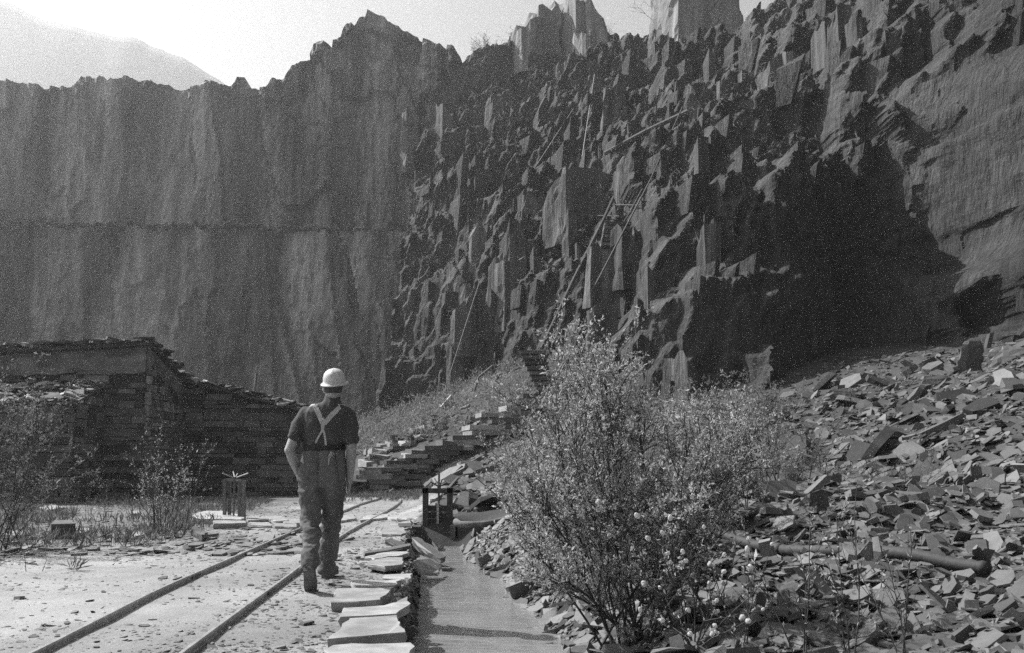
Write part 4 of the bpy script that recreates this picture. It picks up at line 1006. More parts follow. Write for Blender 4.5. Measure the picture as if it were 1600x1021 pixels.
# ================================================================== plants
class Plant:
    def __init__(self, seed): self.r = np.random.default_rng(seed); self.mb = MB(); self.tips = []
    def grow(self, p, d, L, r0, level, maxlevel, up=0.25, wig=0.16, kids=7, sides=5, ratio=0.45, spread=0.75):
        n = 7 if level == 0 else 5; pts = [np.array(p)]; d = np.array(d, float); d /= np.linalg.norm(d)
        for k in range(n - 1):
            d = d + self.r.normal(0, wig, 3) + np.array([0, 0, up / n]); d /= np.linalg.norm(d)
            pts.append(pts[-1] + d * L / (n - 1))
        pts = np.array(pts); rad = r0 * np.linspace(1, 0.35, n)
        self.mb.tube(pts, rad, max(3, sides - level), False)
        if level < maxlevel:
            for k in range(kids if level == 0 else max(2, int(kids * 0.7))):
                t = self.r.uniform(0.25, 1.0); i = min(int(t * (n - 1)), n - 2); q = pts[i] + (pts[i + 1] - pts[i]) * (t * (n - 1) - i)
                e = pts[i + 1] - pts[i]; e = e / np.linalg.norm(e) + self.r.normal(0, spread, 3) * np.array([1, 1, .7]); e[2] += 0.25
                self.grow(q, e, L * ratio * self.r.uniform(0.6, 1.2), r0 * 0.45, level + 1, maxlevel, up, wig, kids, sides, ratio, spread)
        if level >= maxlevel - 1: self.tips.append(pts)
def leaf_mesh(tips, per, size, rng, along=(0.2, 1.0), aspect=0.38, spread=0.9):
    P0 = []; D0 = []
    for pts in tips:
        n = len(pts); m = rng.poisson(per)
        t = rng.uniform(along[0], along[1], m) * (n - 1); i = np.minimum(t.astype(int), n - 2); f = (t - i)[:, None]
        P0.append(pts[i] * (1 - f) + pts[i + 1] * f); D0.append(pts[i + 1] - pts[i])
    P0 = np.concatenate(P0); D0 = np.concatenate(D0); D0 /= np.linalg.norm(D0, axis=1, keepdims=True); n = len(P0)
    D0 = D0 + rng.normal(0, spread, (n, 3)); D0 /= np.linalg.norm(D0, axis=1, keepdims=True)
    S = np.cross(D0, rng.normal(0, 1, (n, 3))); S /= np.linalg.norm(S, axis=1, keepdims=True)
    L = (size * np.exp(rng.normal(0, 0.3, n)))[:, None]
    N_ = np.cross(D0, S)
    V = np.stack([P0, P0 + D0 * L * .5 + S * L * aspect * .5 + N_ * L * .08, P0 + D0 * L, P0 + D0 * L * .5 - S * L * aspect * .5 + N_ * L * .08], 1).reshape(-1, 3)
    i = np.arange(n)[:, None] * 4
    return V, np.concatenate([i + np.array([[0, 1, 2]]), i + np.array([[0, 2, 3]])], 0)
def plant(name, label, cat, base, stems, seed, leaf=0.03, per=8, leafmat='leaf', maxlevel=2, kids=7, group=None, bark='bark', ratio=0.45, wig=0.14, up=0.25, spread=0.75, aspect=0.38, catkins=0, along=(0.2, 1.0)):
    """stems: list of (offset, direction, length, radius)"""
    o = thing(name, label, cat, tuple(base), group)
    pl_ = Plant(seed)
    for off, d, L, r0 in stems: pl_.grow(np.array(base) + np.array(off), d, L, r0, 0, maxlevel, up, wig, kids, 5, ratio, spread)
    pl_.mb.build('stems', M[bark], o)
    if per > 0:
        V, f = leaf_mesh(pl_.tips, per, leaf, pl_.r, along, aspect)
        lo = link('leaves', new_mesh('leaves', V - np.array(base), f, M[leafmat]), o); lo['kind'] = 'stuff'
    if catkins:
        ck = Plant(0); mb = MB()
        for k in range(catkins):
            pts = pl_.tips[pl_.r.integers(len(pl_.tips))]; q = pts[-1]; d = pts[-1] - pts[-2] + pl_.r.normal(0, .02, 3); d /= np.linalg.norm(d); catkin(mb, q, d, pl_.r.uniform(.020, .034))
        cobj = mb.build('catkins', M['catkin'], o, True); cobj['kind'] = 'stuff'
    return o, pl_
def catkin(mb, q, d, L):
    s = np.array([0, .25, .6, .9, 1.0]); mb.tube(q[None] + d[None] * (s * L)[:, None], np.array([.2, .36, .36, .24, .08]) * L * 1.05, 6)
def gz(px, d):
    x = (px - 800) / F * d; return np.array([x, d, float(ground_z(x, d))])
def dirpx(base, px, py, d):                       # direction and length from the base to a point in view
    v = P(px, py, d) - base; return v, float(np.linalg.norm(v))
# the large willow in the foreground
base = gz(1000, 6.1)
stems = []
WR = np.random.default_rng(77)
for px, py, d in [(800, 610, 6.4), (765, 690, 6.0), (770, 640, 6.5), (780, 740, 6.2), (800, 780, 5.7), (850, 545, 6.7), (845, 560, 6.2), (880, 560, 6.0), (905, 545, 6.9), (930, 590, 5.6), (985, 545, 6.5), (955, 570, 6.2), (1020, 560, 6.9), (1060, 600, 6.0),
                  (1100, 590, 6.7), (1130, 640, 6.2), (1140, 660, 6.6), (800, 850, 5.8), (1190, 660, 6.5), (850, 700, 5.3), (1010, 650, 5.4), (880, 640, 7.1), (1180, 720, 6.3), (830, 650, 7.2), (925, 540, 6.6), (1040, 700, 7.0), (1090, 760, 5.5), (840, 820, 6.6), (900, 760, 5.2)]:
    off = np.array([WR.normal(0, .14), WR.normal(0, .14), -0.05]); v, L = dirpx(base + off, px, py, d); v[2] -= 0.12 * L
    stems.append((off, v, L * 0.84, 0.0075 + 0.003 * WR.random()))
plant('willow_bush', 'large leafy willow bush filling the middle foreground beside the stream', 'bush', base, stems, 101, 0.0215, 13, 'leaf', 2, 16, ratio=0.31, wig=0.10, up=0.16, spread=0.7)
# shrubs behind it
def fan(n, L, spread, rng, r0=0.008, off=0.15, lean=(0, 0)):
    out = []
    for k in range(n):
        a = rng.uniform(0, 6.28); t = rng.uniform(0, spread)
        out.append(((rng.normal(0, off), rng.normal(0, off), -0.05), (math.sin(t) * math.cos(a) + lean[0], math.sin(t) * math.sin(a) + lean[1], math.cos(t)), L * rng.uniform(.65, 1.1), r0))
    return out
BG = 'shrubs growing behind the big willow'
for k, (lb, px, d, n, L, sp, lf, per, ml) in enumerate([
        ('pale leafed shrub showing right behind the big willow', 1090, 10.5, 15, 1.35, 0.75, 0.028, 7, 'leaf'),
        ('fine twiggy shrub right of the big willow below the dark recess', 1190, 13.0, 16, 1.35, 0.85, 0.030, 7, 'leaf_dim'),
        ('low bramble tangle at the hollow behind the rubble mound', 1300, 15.0, 16, 1.0, 0.95, 0.026, 4, 'leaf_dim'),
        ('bushy sapling behind the big willow near the steps', 960, 13.0, 14, 1.9, 0.6, 0.032, 7, 'leaf_dim'),
        ('leafy scrub behind the sluice pipe and stake', 810, 16.5, 16, 1.1, 0.9, 0.030, 8, 'leaf'),
        ('scrubby bush filling the slope left of the big willow', 860, 20, 16, 1.7, 0.8, 0.040, 7, 'leaf_dim'),
        ('thin bramble at the right end of the shrubs', 1385, 16.0, 9, 0.9, 0.9, 0.024, 2, 'leaf_dim'),
        ('dense shrub below the dark recess foot', 1150, 18.0, 18, 1.8, 0.8, 0.036, 7, 'leaf_dim')]):
    plant('shrub', lb, 'bush', gz(px, d), fan(n, L, sp, np.random.default_rng(200 + k), off=0.35), 210 + k, lf, per, ml, 2, 9, BG, ratio=0.36, wig=0.13)
# left side
plant('willow_bush', 'leafy bush leaning in from the left edge', 'bush', gz(-10, 11.6), fan(25, 1.8, 0.75, np.random.default_rng(301), off=0.25, lean=(0.12, 0)), 302, 0.028, 9, 'leaf_dim', 2, 8, wig=0.10, ratio=0.34, up=0.12)
plant('willow_bush', 'small thin bush with upright budding stems left of the winding frame', 'bush', gz(268, 14.3), fan(19, 1.25, 0.62, np.random.default_rng(311), off=0.13, r0=0.006), 312, 0.020, 4, 'leaf', 2, 6, wig=0.07, ratio=0.30, up=0.12)
for k, (px, d, L, lb) in enumerate([(152, 17.0, 0.85, 'spindly plant against the dark wall recess'), (118, 16.0, 0.6, 'low thin weed left of the spindly plant'), (176, 17.5, 0.7, 'thin weed right of the spindly plant'), (56, 9.4, 0.55, 'single dry stalk standing on the left verge')]):
    plant('weed', lb, 'plant', gz(px, d), fan(5 if k < 3 else 2, L, 0.45, np.random.default_rng(320 + k), 0.004, 0.06), 330 + k, 0.022, 3, 'leaf_dim', 1, 5, 'thin weeds by the building')
# tall budding stalks at the front right
for k, (px, d, tops, lb) in enumerate([(1312, 4.7, [(1345, 745), (1308, 800), (1290, 880)], 'tall thin budding stalk rising in front of the ribbed pipe'), (1240, 4.6, [(1238, 800), (1205, 860), (1260, 890)], 'thin budding stalk left of the tall one'),
                                       (1390, 4.7, [(1400, 830), (1440, 860), (1370, 900)], 'forked twig with buds right of the tall stalk'), (1150, 5.0, [(1160, 870), (1100, 850), (1190, 900)], 'low twig with white catkins below the willow')]):
    b = gz(px, d); b[2] -= 0.05; stems = []
    for (qx_, qy_) in tops: v, L = dirpx(b, qx_, qy_, d + 0.1); stems.append(((0, 0, 0), v, L, 0.0045))
    plant('willow_shoot', lb, 'plant', b, stems, 340 + k, 0.024, 5, 'leaf', 1, 8, 'willow shoots in the front right', ratio=0.28, wig=0.06, up=0.05, spread=0.5)
cb = gz(1075, 5.2)
stems = []
for px, py, d in [(1040, 830, 4.9), (1010, 870, 4.8), (1080, 860, 4.7), (1130, 890, 4.8), (1170, 910, 4.7), (1060, 960, 4.5), (1110, 930, 4.6), (1165, 880, 4.9), (1020, 950, 4.6), (1180, 960, 4.5), (1000, 800, 5.0)]:
    v, L = dirpx(cb, px, py, d); stems.append(((0, 0, 0), v, L, 0.005))
plant('willow_shoot', 'low catkin bearing twigs with white fluffy heads in front of the willow', 'plant', cb, stems, 351, 0.02, 2, 'leaf', 1, 5, 'willow shoots in the front right', ratio=0.3, wig=0.08, up=0.05, spread=0.6, catkins=46)
# bare shrubs on the skyline
for k, (px, py, d, L, lb) in enumerate([(1030, 40, 90, 3.2, 'bare shrub on the skyline left of the square crag'), (760, 82, 97, 2.6, 'bare twiggy shrub on the skyline saddle'), (1275, 26, 75, 2.2, 'small bare shrub on the right rim')]):
    plant('bare_shrub', lb, 'bush', P(px, py, d), fan(7, L, 0.9, np.random.default_rng(360 + k), 0.03, 0.3, lean=(-0.3, 0)), 365 + k, 0.08, 0, 'leaf_dim', 2, 5, 'bare shrubs on the rim')
# ledge scrub on the galleries: one soft mass of bracken and heather
LR = np.random.default_rng(41); tips = []
for k in range(2600):
    i = LR.integers(10, NV - 10); j = LR.integers(5, len(fx) - 130)
    if FY[i, j] < 46 or fbm(np.array([FX[i, j] * 0.35]), np.array([FZ[i, j] * 0.35]), 47)[0] < 0.02: continue
    p = np.array([FX[i, j], FY[i, j] - 0.1, FZ[i, j]])
    tips.append(np.array([p, p + LR.normal(0, .25, 3) + np.array([0, -.25, .2]), p + LR.normal(0, .4, 3) + np.array([0, -.4, .5])]))
for k in range(2600):
    px = LR.uniform(540, 900); d = LR.uniform(40, 75); x = (px - 800) / F * d; z = float(0)
    tips.append(np.array([[x, d, 0], [x + LR.normal(0, .2), d, .3], [x + LR.normal(0, .4), d + LR.normal(0, .3), .7 * LR.random() + .2]]))
n2 = len(tips) - 2600
zz = ground_z(np.array([t[0, 0] for t in tips[n2:]]), np.array([t[0, 1] for t in tips[n2:]]))
for t, z in zip(tips[n2:], zz): t[:, 2] += z
V, f = leaf_mesh(tips, 9, 0.20, LR, (0, 1), 0.18, 0.9)
tag(link('ledge_scrub', new_mesh('ledge_scrub', V, f, M['leaf_dim'])), 'bracken and heather clinging to the ledges and talus', kind='stuff')
# dry grass on the verge at the left and along the rubble
gpx = []; N = 9000
x = np.concatenate([CR.uniform(-13, -3.2, N), CR.uniform(-4.5, -1.6, 2500)]); y = np.concatenate([CR.uniform(9.5, 25, N), CR.uniform(25, 36, 2500)])
m = (fbm(x * 0.8, y * 0.8, 95) > -0.05) & ((x < -3.9 - 0.13 * (y - 10)) | (y > 25)); x = x[m]; y = y[m]; z = ground_z(x, y)
tips = [np.array([[a, b, c - .01], [a + CR.normal(0, .02), b, c + .06], [a + CR.normal(0, .05), b + CR.normal(0, .03), c + CR.uniform(.08, .2)]]) for a, b, c in zip(x, y, z)]
V, f = leaf_mesh(tips, 4, 0.11, CR, (0, .5), 0.08, 0.45)
tag(link('dry_grass', new_mesh('dry_grass', V, f, M['grass'])), 'short dry grass on the verge before the building', kind='stuff')
# ================================================================== the walking man
from mathutils.bvhtree import BVHTree
MP = {
    'skin': material('skin', 0.30, 0.10, 12, (1, 1, 1), 0.6, 0.15, 80, 0.002),
    'shirt': material('dark_shirt', 0.06, 0.25, 14, (1, 1, 1), 0.9, 0.5, 220, 0.002),
    'trousers': material('worn_denim', 0.105, 0.30, 9, (1, 1, 0.5), 0.9, 0.5, 240, 0.002, second=(5, (1, 1, 0.4), 0.88, 1.2, 0.42, 0.62)),
    'brace': material('pale_braces', 0.42, 0.12, 30, (1, 1, 1), 0.85, 0.3, 200, 0.001),
    'belt': material('dark_belt', 0.02, 0.2, 30, (1, 1, 1), 0.6, 0.2),
    'helmet': material('scuffed_white_helmet', 0.52, 0.14, 22, (1, 1, 1), 0.55, 0.15, 90, 0.002, spots=(55, 0.16, 0.45)),
    'hair': material('dark_hair', 0.06, 0.3, 60, (1, 1, 1), 0.7, 0.4, 200, 0.002),
    'boot': material('dusty_boot', 0.12, 0.4, 25, (1, 1, 1), 0.8, 0.3, 90, 0.002)}
man = thing('person', 'man walking away in white helmet, dark rolled-sleeve shirt, white braces and work trousers', 'person', tuple(PZ(500, 908, 0.0)))
MO = np.array(man.location)
def Q(px, py, d=8.3): return P(px, py, d)
def ball(mb, c, r, seg=12):
    r = np.array([r, r, r]) if np.isscalar(r) else np.array(r)
    V = [c + r * np.array([0, 0, 1])]
    n = seg // 2
    for i in range(1, n):
        for j in range(seg):
            a = math.pi * i / n; b = 2 * math.pi * j / seg
            V.append(c + r * np.array([math.sin(a) * math.cos(b), math.sin(a) * math.sin(b), math.cos(a)]))
    V.append(c - r * np.array([0, 0, 1])); f = [(0, 1 + j, 1 + (j + 1) % seg) for j in range(seg)]
    for i in range(n - 2): f += [(1 + i * seg + j, 1 + (i + 1) * seg + j, 1 + (i + 1) * seg + (j + 1) % seg, 1 + i * seg + (j + 1) % seg) for j in range(seg)]
    e = len(V) - 1; f += [(e, 1 + (n - 2) * seg + (j + 1) % seg, 1 + (n - 2) * seg + j) for j in range(seg)]
    mb.add(V, f)
def limb(mb, pts, rad, balls=True):
    pts = np.array(pts); mb.tube(pts, np.array(rad, float), 14)
    if balls:
        for p, r in zip(pts, rad): ball(mb, p, r * 0.995)
def loft(mb, rows, sides=28):
    """rows: (centre, half width, half depth)"""
    a = np.arange(sides) * 2 * math.pi / sides; V = []
    for c, rx, ry in rows:
        for t in a: V.append(c + np.array([rx * math.copysign(abs(math.cos(t)) ** 0.8, math.cos(t)), ry * math.copysign(abs(math.sin(t)) ** 0.8, math.sin(t)), 0]))
    n = len(rows); f = [(i * sides + j, i * sides + (j + 1) % sides, (i + 1) * sides + (j + 1) % sides, (i + 1) * sides + j) for i in range(n - 1) for j in range(sides)]
    f += [tuple(range(sides))[::-1], tuple(range((n - 1) * sides, n * sides))]
    mb.add(V, f)
def remesh(mb, voxel, smooth=6):
    me = new_mesh('tmp', np.concatenate(mb.v), mb.f)
    bm = bmesh.new(); bm.from_mesh(me); bmesh.ops.recalc_face_normals(bm, faces=bm.faces); bm.to_mesh(me); bm.free()
    o = bpy.data.objects.new('tmp', me); COL.objects.link(o)
    r = o.modifiers.new('r', 'REMESH'); r.mode = 'VOXEL'; r.voxel_size = voxel
    s = o.modifiers.new('s', 'SMOOTH'); s.factor = 0.5; s.iterations = smooth
    dg = bpy.context.evaluated_depsgraph_get(); dg.update()
    out = bpy.data.meshes.new_from_object(o.evaluated_get(dg))
    bpy.data.objects.remove(o); bpy.data.meshes.remove(me)
    return out
def finish(me, name, mat, parent=man, folds=None):
    n = len(me.vertices); co = np.empty(n * 3); me.vertices.foreach_get('co', co); co = co.reshape(-1, 3)
    if folds is not None:
        no = np.empty(n * 3); me.vertices.foreach_get('normal', no); co = co + no.reshape(-1, 3) * folds(co)[:, None]
    co = co - MO; me.vertices.foreach_set('co', co.ravel())
    me.polygons.foreach_set('use_smooth', np.ones(len(me.polygons), bool)); me.materials.clear(); me.materials.append(mat); me.name = name; me.update()
    return link(name, me, parent)
mpp = 8.3 / F                                   # metres per pixel at the man
# body: one continuous surface
b = MB()
hc = Q(521, 606)
ball(b, hc, (0.076, 0.095, 0.118), 16)
ball(b, hc + np.array([0, 0.015, -0.05]), (0.062, 0.085, 0.075), 14)          # jaw
limb(b, [hc + np.array([0, .088, .012]), hc + np.array([0, .112, -.022])], [0.010, 0.015])   # nose
limb(b, [hc + np.array([-.022, .092, -.062]), hc + np.array([.022, .092, -.062])], [0.010, 0.010])   # mouth
for e in (-1, 1):
    ball(b, hc + np.array([e * .078, -.005, -.012]), (0.012, 0.022, 0.034), 10)       # ears
    ball(b, hc + np.array([e * .032, .082, .012]), (0.018, 0.012, 0.012), 8)          # brows and eyes
limb(b, [Q(520, 618), Q(519, 634)], [0.058, 0.066])
loft(b, [(Q(515, 632), .15, .08), (Q(511, 645), .19, .09), (Q(509, 672), .15, .10), (Q(507, 700), .14, .10), (Q(503, 742), .16, .12)])
LA = [Q(475, 650, 8.3), Q(452, 704, 8.2), Q(467, 742, 8.34)]; RA = [Q(547, 652, 8.3), Q(549, 702, 8.26), Q(546, 752, 8.36)]
for A in (LA, RA):
    limb(b, [A[0], A[0] * .5 + A[1] * .5, A[1], A[1] * .6 + A[2] * .4, A[2]], [0.052, 0.050, 0.042, 0.042, 0.029])
LEGL = [Q(485, 750, 8.3), Q(485, 822, 8.22), Q(485, 884, 7.92)]; LEGR = [Q(519, 750, 8.3), Q(518, 822, 8.42), Q(511, 892, 8.50)]
for A in (LEGL, LEGR): limb(b, A, [0.085, 0.055, 0.040])
# hands: palm, four fingers and a thumb
def hand(wrist, down, across, side):
    down = down / np.linalg.norm(down); across = across / np.linalg.norm(across); inn = np.cross(down, across) * side
    pal = wrist + down * 0.045
    for t in (-0.03, -0.01, 0.01, 0.03): limb(b, [wrist + across * t * .6, pal + across * t + down * 0.03], [0.016, 0.0135])
    for k, (t, L) in enumerate(((-0.031, .062), (-0.0105, .078), (0.0105, .083), (0.031, .072))):
        p0 = pal + across * t + down * .03; p1 = p0 + down * L * .42 + inn * L * .10; p2 = p1 + down * L * .22 + inn * L * .25; p3 = p2 - down * L * .02 + inn * L * .25
        limb(b, [p0, p1, p2, p3], [0.0105, 0.0098, 0.0092, 0.0080])
    p0 = wrist + across * 0.030 + down * .015; p1 = p0 + across * .022 + down * .028 + inn * .012; p2 = p1 + down * .030 + inn * .014; limb(b, [p0, p1, p2], [0.0135, 0.0115, 0.009])
hand(RA[2], Q(543, 772, 8.38) - RA[2], np.array([-0.35, 0.9, 0]), 1)
hand(LA[2], Q(473, 756, 8.38) - LA[2], np.array([0.35, 0.9, 0]), -1)
finish(remesh(b, 0.0065, 4), 'body', MP['skin'])
# shirt
s = MB()
loft(s, [(Q(519, 624), .064, .066), (Q(518, 630), .085, .085), (Q(513, 637), 32 * mpp, .105), (Q(511, 645), 39 * mpp, .122), (Q(510, 660), 36.5 * mpp, .134), (Q(508.5, 678), 33 * mpp, .138), (Q(507, 695), 31.5 * mpp, .135), (Q(506, 706), 30.5 * mpp, .128)])
sl_l = [Q(480, 648, 8.3), Q(468, 664, 8.27), Q(461.5, 684, 8.235)]; sl_r = [Q(542, 650, 8.3), Q(547, 668, 8.285), Q(548, 688, 8.27)]
for A in (sl_l, sl_r):
    limb(s, A, [0.075, 0.068, 0.064])
    t = (A[2] - A[1]) / np.linalg.norm(A[2] - A[1]); s.tube([A[2] - t * .025, A[2] + t * .022], 0.070, 16)
limb(s, [Q(519.5, 617, 8.31), Q(519, 626)], [0.064, 0.070], False)           # collar
def shirt_folds(c):
    r = np.clip((2.2 - np.hypot(c[:, 0] - MO[0], 0) * 0), 0, 1)
    return 0.009 * fbm(c[:, 0] * 16 + c[:, 2] * 7, c[:, 2] * 9 + c[:, 1] * 6, 301, 3) + 0.006 * fbm(c[:, 0] * 40, c[:, 2] * 14, 305, 2)
shirt_o = finish(remesh(s, 0.009, 5), 'shirt', MP['shirt'], man, shirt_folds)
# trousers
t = MB()
loft(t, [(Q(506.5, 700), 32 * mpp, .136), (Q(505, 716), 34 * mpp, .145), (Q(503, 735), 36 * mpp, .150), (Q(502, 752), 36.5 * mpp, .145), (Q(502, 764), 33 * mpp, .115)])
limb(t, [Q(486, 756, 8.29), Q(485.5, 790, 8.27), Q(486, 822, 8.20), Q(485.5, 852, 8.07), Q(485, 884, 7.94)], [18.5 * mpp, 17.2 * mpp, 14.8 * mpp, 13.8 * mpp, 13.4 * mpp])
limb(t, [Q(519, 756, 8.31), Q(520, 790, 8.36), Q(518, 822, 8.43), Q(514, 856, 8.47), Q(511, 890, 8.49)], [18.0 * mpp, 17.2 * mpp, 16.2 * mpp, 14.6 * mpp, 13.4 * mpp])
def trouser_folds(c):
    k = 1 + 1.3 * np.exp(-((c[:, 2] - 0.47) / 0.16) ** 2) + 1.5 * np.exp(-((c[:, 2] - 0.16) / 0.10) ** 2) + 0.8 * np.exp(-((c[:, 2] - 0.78) / 0.08) ** 2)
    f = 0.011 * fbm(c[:, 0] * 9 - c[:, 2] * 5, c[:, 2] * 17 + c[:, 0] * 8, 311, 3) + 0.007 * fbm(c[:, 0] * 22, c[:, 2] * 26, 315, 2)
    seam = -0.012 * np.exp(-((c[:, 0] - Q(502.5, 740)[0]) / 0.012) ** 2) * np.clip((c[:, 2] - 0.75) / .1, 0, 1) * (c[:, 1] < 8.3)
    return 1.2 * f * k + seam
trous = finish(remesh(t, 0.010, 5), 'trousers', MP['trousers'], man, trouser_folds)
# things worn on top follow the cloth
def bvh(o):
    me = o.data; return BVHTree.FromPolygons([v.co + Vector(MO) for v in me.vertices], [tuple(p.vertices) for p in me.polygons])
TS, TT = bvh(shirt_o), bvh(trous)
def on(tree, px, py, off=0.006):
    r = ray(px, py); r = Vector(r / np.linalg.norm(r))
    h = tree.ray_cast(Vector((0, 0, CAM_Z)), r)
    return np.array(h[0]) - np.array(r) * off if h[0] is not None else None
def strap(path, w, tree, mat, name, parent, th=0.005, end=None):
    pts = []
    for (a, b_), (c, d_) in zip(path[:-1], path[1:]):
        for u in np.linspace(0, 1, 7)[:-1]:
            q = on(tree, a + (c - a) * u, b_ + (d_ - b_) * u)
            if q is not None: pts.append(q)
    q = on(tree, *path[-1]); pts += [q] if q is not None else []
    pts = np.array(pts)
    for _ in range(2): pts[1:-1] = (pts[:-2] + 2 * pts[1:-1] + pts[2:]) / 4
    if end is not None: pts = np.concatenate([np.array(end)[::-1], pts])
    tt = np.gradient(pts, axis=0); tt /= np.linalg.norm(tt, axis=1, keepdims=True); view = np.array([-0.2, 1, 0.0]); sd = np.cross(tt, view); sd /= np.linalg.norm(sd, axis=1, keepdims=True); nn = np.cross(sd, tt)
    V = np.concatenate([pts - sd * w / 2, pts + sd * w / 2, pts + sd * w / 2 + nn * th, pts - sd * w / 2 + nn * th]); n = len(pts); f = []
    for i in range(n - 1):
        for k in range(4): f.append((k * n + i, k * n + i + 1, ((k + 1) % 4) * n + i + 1, ((k + 1) % 4) * n + i))
    f += [(0, n, 2 * n, 3 * n), (n - 1, 4 * n - 1, 3 * n - 1, 2 * n - 1)]
    mb = MB().add(V, f); return mb.build(name, mat, parent)
braces = link('braces', None, man)
def over(px, py):                                # carried over the shoulder to the chest
    q = on(TS, px, py); return [q + np.array([0, .03, .012]), q + np.array([0, .10, .012]), q + np.array([0, .17, -.03]), q + np.array([0, .19, -.10])]
strap([(493, 636), (498, 647), (505, 663)], 0.040, TS, MP['brace'], 'strap', braces, end=over(493, 636))
strap([(531, 637), (518, 649), (506, 663)], 0.040, TS, MP['brace'], 'strap', braces, end=over(531, 637))
strap([(503.5, 653), (504.5, 668), (504.5, 673)], 0.030, TS, MP['brace'], 'strap', braces, th=0.009)
strap([(504, 672), (498, 682), (493, 692)], 0.016, TS, MP['brace'], 'strap_tail', braces)
strap([(505, 672), (508, 683), (509, 696)], 0.016, TS, MP['brace'], 'strap_tail', braces)
bl = MB(); rows = []
for y_, g in ((696, 0.002), (698, .008), (703.5, .008), (705, 0.002)): rows.append((Q(506.6, y_), 32 * mpp + g, .136 + g))
loft(bl, rows, 40); bl.build('belt', MP['belt'], man, True)
def patch(quad, tree, nx_, ny_, off, th, name, mat):
    q = np.array(quad, float); G = []
    for j in range(ny_ + 1):
        for i in range(nx_ + 1):
            u, v_ = i / nx_, j / ny_; p = (q[0] * (1 - u) + q[1] * u) * (1 - v_) + (q[3] * (1 - u) + q[2] * u) * v_
            h = on(tree, p[0], p[1], off); G.append(h if h is not None else (G[-1] + np.array([mpp, 0, 0]) if i else Q(p[0], p[1], 8.2)))
    G = np.array(G).reshape(ny_ + 1, nx_ + 1, 3)
    yy = G[..., 1]; med = np.median(yy); G[..., 1] = np.clip(yy, med - .05, med + .07)
    B_ = G + np.array([0, -th, 0]); V = np.concatenate([G.reshape(-1, 3), B_.reshape(-1, 3)]); n = (nx_ + 1) * (ny_ + 1); f = []
    gf = grid_faces(ny_ + 1, nx_ + 1); f += [tuple(a) for a in gf] + [tuple(a + n)[::-1] for a in gf]
    idx = np.arange(n).reshape(ny_ + 1, nx_ + 1); loop = list(idx[0]) + list(idx[1:, -1]) + list(idx[-1, :-1][::-1]) + list(idx[1:-1, 0][::-1])
    for k in range(len(loop)): a, c = loop[k], loop[(k + 1) % len(loop)]; f.append((a, a + n, c + n, c))
    return MB().add(V, f).build(name, mat, man, True)
patch([(524, 704), (540, 703), (541, 749), (531, 750)], TT, 5, 8, 0.012, 0.014, 'apron_side', MP['trousers'])
patch([(478, 722), (497, 724), (496, 741), (479, 739)], TT, 5, 4, 0.004, 0.005, 'back_pocket', MP['trousers'])
bow = MB(); o0 = on(TT, 517, 706, 0.012)
for pth in ([(517, 706), (514, 713), (515, 718), (518, 712), (517, 706)], [(517, 706), (522, 710), (523, 716), (519, 712), (517, 706)], [(517, 707), (514, 720), (513, 727)]):
    bow.tube([on(TT, a, b_, 0.012) for a, b_ in pth], 0.004, 6)
bow.build('apron_string', MP['brace'], man, True)
# helmet: dome, rolled brim
hl = link('helmet', None, man)
hcn = Q(522.5, 600); tilt = np.array(Matrix.Rotation(math.radians(14), 3, 'X') @ Matrix.Rotation(math.radians(-3), 3, 'Y'))
V = []; f = []; seg = 40; prof = [(0.112, -0.002), (0.116, 0.004), (0.108, 0.010), (0.100, 0.014), (0.097, 0.035), (0.094, 0.060), (0.086, 0.085), (0.070, 0.106), (0.048, 0.120), (0.024, 0.127)]
for r_, z_ in prof:
    for j in range(seg):
        a = 2 * math.pi * j / seg; ridge = 0.004 * math.exp(-(math.cos(a) / 0.12) ** 2) if z_ > .03 else 0
        V.append(((r_ + ridge) * math.cos(a) * 0.95, r_ * math.sin(a) * 1.12, z_ + ridge))
V.append((0, 0, 0.131)); n = len(prof)
f = [(i * seg + j, i * seg + (j + 1) % seg, (i + 1) * seg + (j + 1) % seg, (i + 1) * seg + j) for i in range(n - 1) for j in range(seg)] + [((n - 1) * seg + j, (n - 1) * seg + (j + 1) % seg, n * seg) for j in range(seg)]
f.append(tuple(range(seg))[::-1])
MB().add(np.array(V) @ tilt.T + hcn, f).build('dome', MP['helmet'], hl, True)
rim = []
for j in range(seg + 1): a = 2 * math.pi * j / seg; rim.append(np.array([0.114 * math.cos(a) * .95, 0.114 * math.sin(a) * 1.12, 0.0]))
MB().tube(np.array(rim) @ tilt.T + hcn, 0.006, 6, False).build('brim', MP['helmet'], hl, True)
h = MB(); ball(h, hc + np.array([0, -0.012, 0.004]), (0.083, 0.096, 0.100), 16)
V = h.v[0]; V[:, 2] = np.maximum(V[:, 2], hc[2] - 0.055 + 0.5 * np.maximum(V[:, 1] - hc[1], 0)); h.build('hair', MP['hair'], man, True)
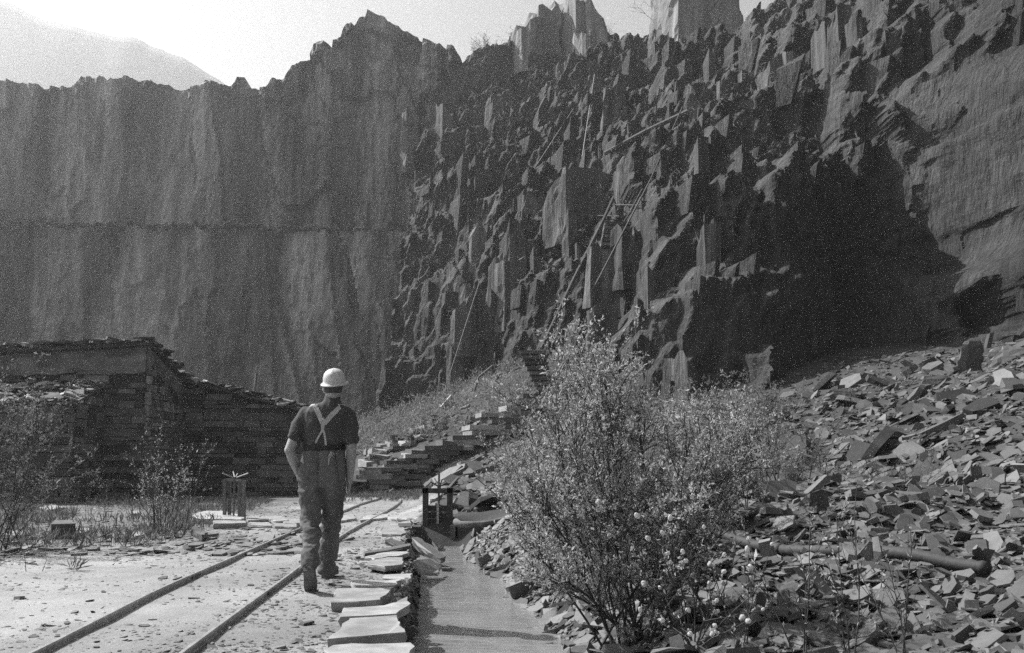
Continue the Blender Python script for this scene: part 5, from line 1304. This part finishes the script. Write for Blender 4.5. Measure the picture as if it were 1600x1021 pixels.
# boots
def boot(M4, label=None):
    rows = [(0.0, 0.036, 0.0, 0.085), (0.03, 0.041, 0.0, 0.125), (0.09, 0.041, 0.0, 0.125), (0.13, 0.042, 0.0, 0.09), (0.19, 0.049, 0.0, 0.068), (0.25, 0.046, 0.002, 0.055), (0.285, 0.028, 0.008, 0.040)]
    V = []; k = 12
    for y_, w, z0, z1 in rows:
        for j in range(k):
            a = 2 * math.pi * j / k; V.append((w * math.copysign(abs(math.cos(a)) ** .7, math.cos(a)), y_ - 0.06, (z0 + z1) / 2 + (z1 - z0) / 2 * math.copysign(abs(math.sin(a)) ** .7, math.sin(a))))
    n = len(rows); f = [(i * k + j, (i + 1) * k + j, (i + 1) * k + (j + 1) % k, i * k + (j + 1) % k) for i in range(n - 1) for j in range(k)] + [tuple(range(k)), tuple(range((n - 1) * k, n * k))[::-1]]
    V = np.array(V); R4 = np.array(M4)
    bt = link('boot', None, man)
    MB().add(V @ R4[:3, :3].T + R4[:3, 3], f).build('upper', MP['boot'], bt, True)
    so = MB()
    out = [(-.040, -.062), (.040, -.062), (.043, .03), (.051, .13), (.047, .19), (.028, .228), (-.028, .228), (-.047, .19), (-.051, .13), (-.043, .03)]
    so.prism(out, -0.018, 0.008); so.v[0] = so.v[0] @ R4[:3, :3].T + R4[:3, 3]; so.build('sole', MP['boot'], bt)
    hb = MB(); hb.prism([(-.039, -.06), (.039, -.06), (.041, .01), (-.041, .01)], -0.034, -0.019); hb.v[0] = hb.v[0] @ R4[:3, :3].T + R4[:3, 3]; hb.build('heel', MP['boot'], bt)
    MB().tube([np.array((0, 0, .09)) @ R4[:3, :3].T + R4[:3, 3], np.array((0, -.005, .17)) @ R4[:3, :3].T + R4[:3, 3]], 0.047, 14).build('shaft', MP['boot'], bt, True)
fr = PZ(510, 904, 0.0)
boot(Matrix.Translation(Vector(fr) + Vector((0, .06, 0.032))) @ Matrix.Rotation(math.radians(-6), 4, 'Z'))
al = Q(483.5, 889, 7.93)
boot(Matrix.Translation(Vector(al) + Vector((0, 0, -0.03))) @ Matrix.Rotation(math.radians(4), 4, 'Z') @ Matrix.Rotation(math.radians(-48), 4, 'X'))
